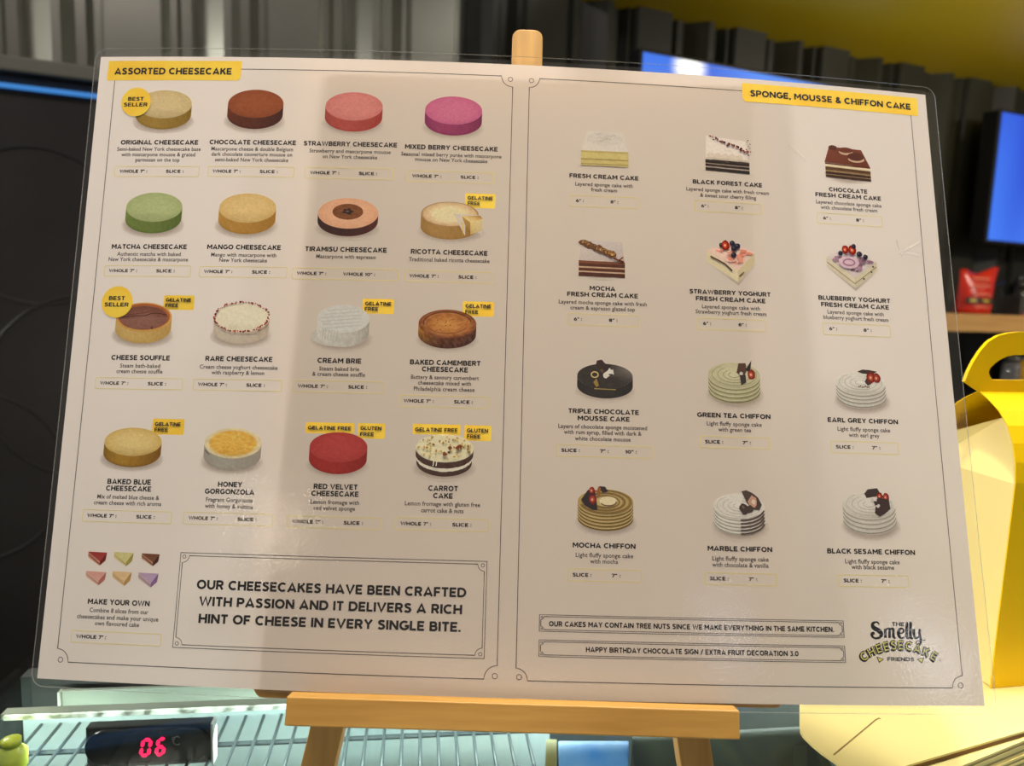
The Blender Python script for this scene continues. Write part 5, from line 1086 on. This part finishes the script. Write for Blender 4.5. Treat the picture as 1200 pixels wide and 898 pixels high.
PICLAB = dict(original='printed picture of a plain round beige cheesecake', chocolate='printed picture of a round chocolate-brown cheesecake', strawberry='printed picture of a round salmon-pink cheesecake',
  mixed='printed picture of a round magenta-pink cheesecake', matcha='printed picture of a round green cheesecake', mango='printed picture of a round pale orange cheesecake', tiramisu='printed picture of a dark cake with pink top and brown centre',
  ricotta='printed picture of a browned cheesecake with one slice cut', souffle='printed picture of a tart with a cracked brown top', rare='printed picture of a white cheesecake edged with red crumbs', brie='printed picture of a white wrinkled brie round',
  camembert='printed picture of a scorched brown cheesecake', bakedblue='printed picture of a golden-sided pale cheesecake', honey='printed picture of a grey-sided cheesecake with honey-yellow top', redvelvet='printed picture of a round deep red cheesecake',
  carrot='printed picture of a two-layer dark cake topped with nuts', freshcream='printed picture of a white cream square on yellow sponge', blackforest='printed picture of a white square cake with dark cherry crumbs', chocfresh='printed picture of a brown square cake with chocolate discs',
  mochafresh='printed picture of a layered square cake with a coffee cream plume', strawfresh='printed picture of a square pink-topped cake with berries', bluefresh='printed picture of a square purple-topped cake with berries', triple='printed picture of a round black mousse cake',
  greentea='printed picture of a pale green ringed chiffon cake', earlgrey='printed picture of a pale grey chiffon cake with strawberries', mochachiffon='printed picture of a brown swirled chiffon cake', marble='printed picture of a white chiffon cake with dark stripes at right', sesame='printed picture of a pale chiffon cake with dark shards')
for it in ITEMS:
    n = it['n']
    if 'pic' in it:
        p = Pic(it['pic']); globals()['P_'+n](p)
        ob('cake_picture', p.mb, m_pic, menu, ink_attr=True, fix=False, label=PICLAB[n])
    mb = MB(); capt = 2.30 if it['box'][0] < 0 else 2.15
    for s, u, v, w in it['t']: letters(mb, s, u, v, w, capt, .046)
    ob('item_title', mb, m_black, menu)
    mb = MB()
    for s, u, v, w in it['d']: letters(mb, s, u, v, w, 1.95, .0149)
    ob('item_description', mb, m_grey, menu)
    u, v, w, h = it['box']
    bx_ = ob('price_box', ribbon(MB(), rrect(u-w/2, u+w/2, v-h/2, v+h/2, .7), .30, True), m_boxl, menu)
    mb = MB()
    for s, pu, pw in it['p']: letters(mb, s, pu, v+.1, pw, 1.55, .046)
    ob('price_text', mb, m_black, bx_)
    for k, g, ws in it['b']:
        if k == 'c':
            mb = MB(); fill(mb, ring((g[0], g[1]), g[2], 40), .50-.12)
        else: mb = MB(); fill(mb, rrect(g[0]-g[2]/2, g[0]+g[2]/2, g[1]-g[3]/2, g[1]+g[3]/2, .6), .01 if n in ('redvelvet', 'carrot', 'souffle', 'ricotta', 'brie', 'camembert', 'bakedblue') else .36)
        bd = ob('badge', mb, m_yel, menu, label='round yellow badge' if k == 'c' else 'small yellow tag')
        mb = MB()
        for s, tu, tv_, tw in ws: letters(mb, s, tu, tv_, tw, 1.95 if k == 'c' else 1.7, .046, .41)
        ob('badge_text', mb, m_black, bd)
# six printed slices
SL = [((-191.75, 56.23), (-182.75, 50.05), (150, 46, 40), (122, 26, 26), (196, 150, 120)), ((-179.44, 56.46), (-170.2, 50.15), (198, 186, 128), (164, 148, 76), (206, 190, 140)),
      ((-166.37, 56.23), (-157.88, 50.55), (112, 60, 38), (76, 36, 28), (188, 140, 110)), ((-191.92, 47.62), (-182.24, 41.38), (206, 150, 140), (176, 108, 96), (206, 172, 150)),
      ((-179.31, 47.97), (-170.24, 41.49), (212, 178, 132), (184, 142, 86), (206, 176, 136)), ((-167.11, 47.75), (-157.64, 41.23), (178, 148, 176), (136, 100, 146), (196, 172, 160))]
for (a, b, c1, c2, c3), nm in zip(SL, ('red', 'pale green', 'chocolate', 'pink', 'beige', 'purple')):
    p = Pic(((a[0]+b[0])/2, (a[1]+b[1])/2, b[0]-a[0], a[1]-b[1])); x0, y1 = a; x1, y0 = b; ex_ = (y1-y0)
    tip = (x0+(x1-x0)*.66, y0+ex_*.30)
    p.poly([(x0, y1-.1), tip, (tip[0]+.1, y0), (x0+.1, y1-ex_*.42)], [mixc(c3, c1, .4), c3, mixc(c3, c2, .3), c3])
    p.line([(x0+.05, y1-ex_*.22), (tip[0], y0+ex_*.13)], .3, mixc(c2, c3, .2))
    p.poly([tip, (x1, y1-ex_*.05), (x1-.4, y0+ex_*.38), (tip[0]+.1, y0)], [c2, mixc(c2, (30, 20, 20), .2), c2, mixc(c2, (30, 20, 20), .2)])
    p.poly([(x0, y1-.1), tip, (x1, y1-ex_*.05)], [c1, mixc(c1, (255, 255, 255), .08), c1])
    ob('slice_picture', p.mb, m_pic, menu, ink_attr=True, fix=False, label='printed picture of a %s cake slice' % nm)

# ---- the shop's printed mark
lg = ob('printed_logo', letters(MB(), 'THE', 173.2, 33.9, 5.7, 1.75, .046), m_black, menu)
def stroke(mb, pts, h=.07):      # broad pen line through (u, v, width), smoothed
    P = []
    for i in range(len(pts)-1):
        p0, p1, p2, p3 = pts[max(0, i-1)], pts[i], pts[i+1], pts[min(len(pts)-1, i+2)]
        for k in range(7):
            t_ = k/7; P.append(tuple(.5*((2*b)+(c-a_)*t_+(2*a_-5*b+4*c-d)*t_*t_+(3*b-a_-3*c+d)*t_**3) for a_, b, c, d in zip(p0, p1, p2, p3)))
    P.append(pts[-1]); vs = []; n = len(P)
    for i, (u, v, w_) in enumerate(P):
        a_, b = P[max(0, i-1)], P[min(n-1, i+1)]; dx, dy = b[0]-a_[0], b[1]-a_[1]; l = math.hypot(dx, dy) or 1
        vs += [SP(u-dy/l*w_/2, v+dx/l*w_/2, h), SP(u+dy/l*w_/2, v-dx/l*w_/2, h)]
    mb.add(vs, [(2*i, 2*i+1, 2*i+3, 2*i+2) for i in range(n-1)]); return mb
def lo_(x, y): return (160.6+(x-310)*.05147, 27.9+(288-y)*.0487)       # drawing grid of the word
def S_(mb, *pts, h=.07): return stroke(mb, [(*lo_(x, y), w_*.062) for x, y, w_ in pts], h)
mb = MB()
S_(mb, (384, 172, 10), (376, 154, 12), (352, 150, 14), (328, 166, 22), (332, 196, 30), (372, 220, 34), (398, 248, 30), (386, 278, 20), (350, 291, 14), (322, 280, 16), (314, 258, 24), (328, 246, 20), (338, 256, 10))
for x in (436, 474, 508): S_(mb, (x, 206, 20), (x-2, 250, 20), (x-4, 286, 20), h=.082 if x == 474 else .07)
S_(mb, (440, 222, 6), (454, 206, 12), (470, 206, 18), (476, 218, 16), h=.094); S_(mb, (478, 222, 6), (490, 206, 12), (504, 206, 18), (510, 218, 16), h=.094)
S_(mb, (506, 270, 20), (514, 286, 14), (528, 284, 6))
S_(mb, (556, 248, 8), (586, 240, 10), (602, 222, 14), (592, 204, 12), (570, 206, 16), (554, 230, 24), (554, 262, 24), (574, 286, 16), (604, 276, 6))
S_(mb, (628, 164, 8), (636, 158, 22), (630, 210, 22), (626, 270, 22), (636, 288, 14), (648, 280, 6)); S_(mb, (660, 160, 8), (668, 154, 22), (662, 210, 22), (658, 270, 22), (668, 288, 14), (682, 278, 6))
S_(mb, (694, 204, 20), (690, 244, 22), (698, 278, 18), (716, 284, 12), (734, 268, 8)); S_(mb, (748, 204, 18), (742, 250, 20), (748, 300, 18), (740, 334, 14), (722, 344, 10), (704, 330, 8), (712, 312, 6), (742, 304, 6), (790, 301, 6), h=.082)
ob('script_word', mb, m_black, lg)
# arched word: dark offset letters under olive letters with a dark outline
def arched(mb, h, off, du=0, dv=0, grow=1.0):
    R, cu, cv = 30.0, 172.9, 25.05-30.0
    word = 'CHEESECAKE'; ang = [math.radians(a_) for a_ in (-33.2, -25.4, -18.0, -11.4, -4.7, 1.6, 8.6, 16.4, 24.3, 31.6)]
    for ch, a_ in zip(word, ang):
        vs, fs = glyphs(ch, off); xs = [x for x, _ in vs]; b, tp = (0, 1); m_ = (min(xs)+max(xs))/2; sx = 3.55; sy = 3.75
        pts = []
        for x, y in vs:
            r = R+(y-(b+tp)/2)*sy*grow; q = a_+(x-m_)*sx*grow/R
            pts.append(SP(cu+r*math.sin(q)+du, cv+r*math.cos(q)+dv-.12*((cu-172.9)), h))
        mb.add(pts, fs)
    return mb
mb = arched(MB(), .062, .36, .0, 0); arched(mb, .068, .36, -.40, -.42)
ob('arched_word_outline', mb, m_black, lg)
ob('arched_word', arched(MB(), .085, .12), m_olive, lg)
ob('small_word', letters(MB(), 'FRIENDS', 173.2, 19.15, 12.3, 1.65, .05), m_black, lg)
mb = MB(); m2 = MB()
for tri in (((162.1, 20.2), (165.7, 19.1), (163.2, 17.5)), ((184.1, 20.0), (180.5, 19.2), (182.8, 17.4))):
    fill(mb, tri, .05); c = (sum(q[0] for q in tri)/3, sum(q[1] for q in tri)/3); fill(m2, [(c[0]+(q[0]-c[0])*.62, c[1]+(q[1]-c[1])*.62) for q in tri], .075)
fl_ = ob('pennant', mb, m_black, lg); ob('pennant_fill', m2, m_olive, fl_)
ob('trade_dot', fill(MB(), ring((191.2, 18.7), .35, 10), .07), m_black, lg)
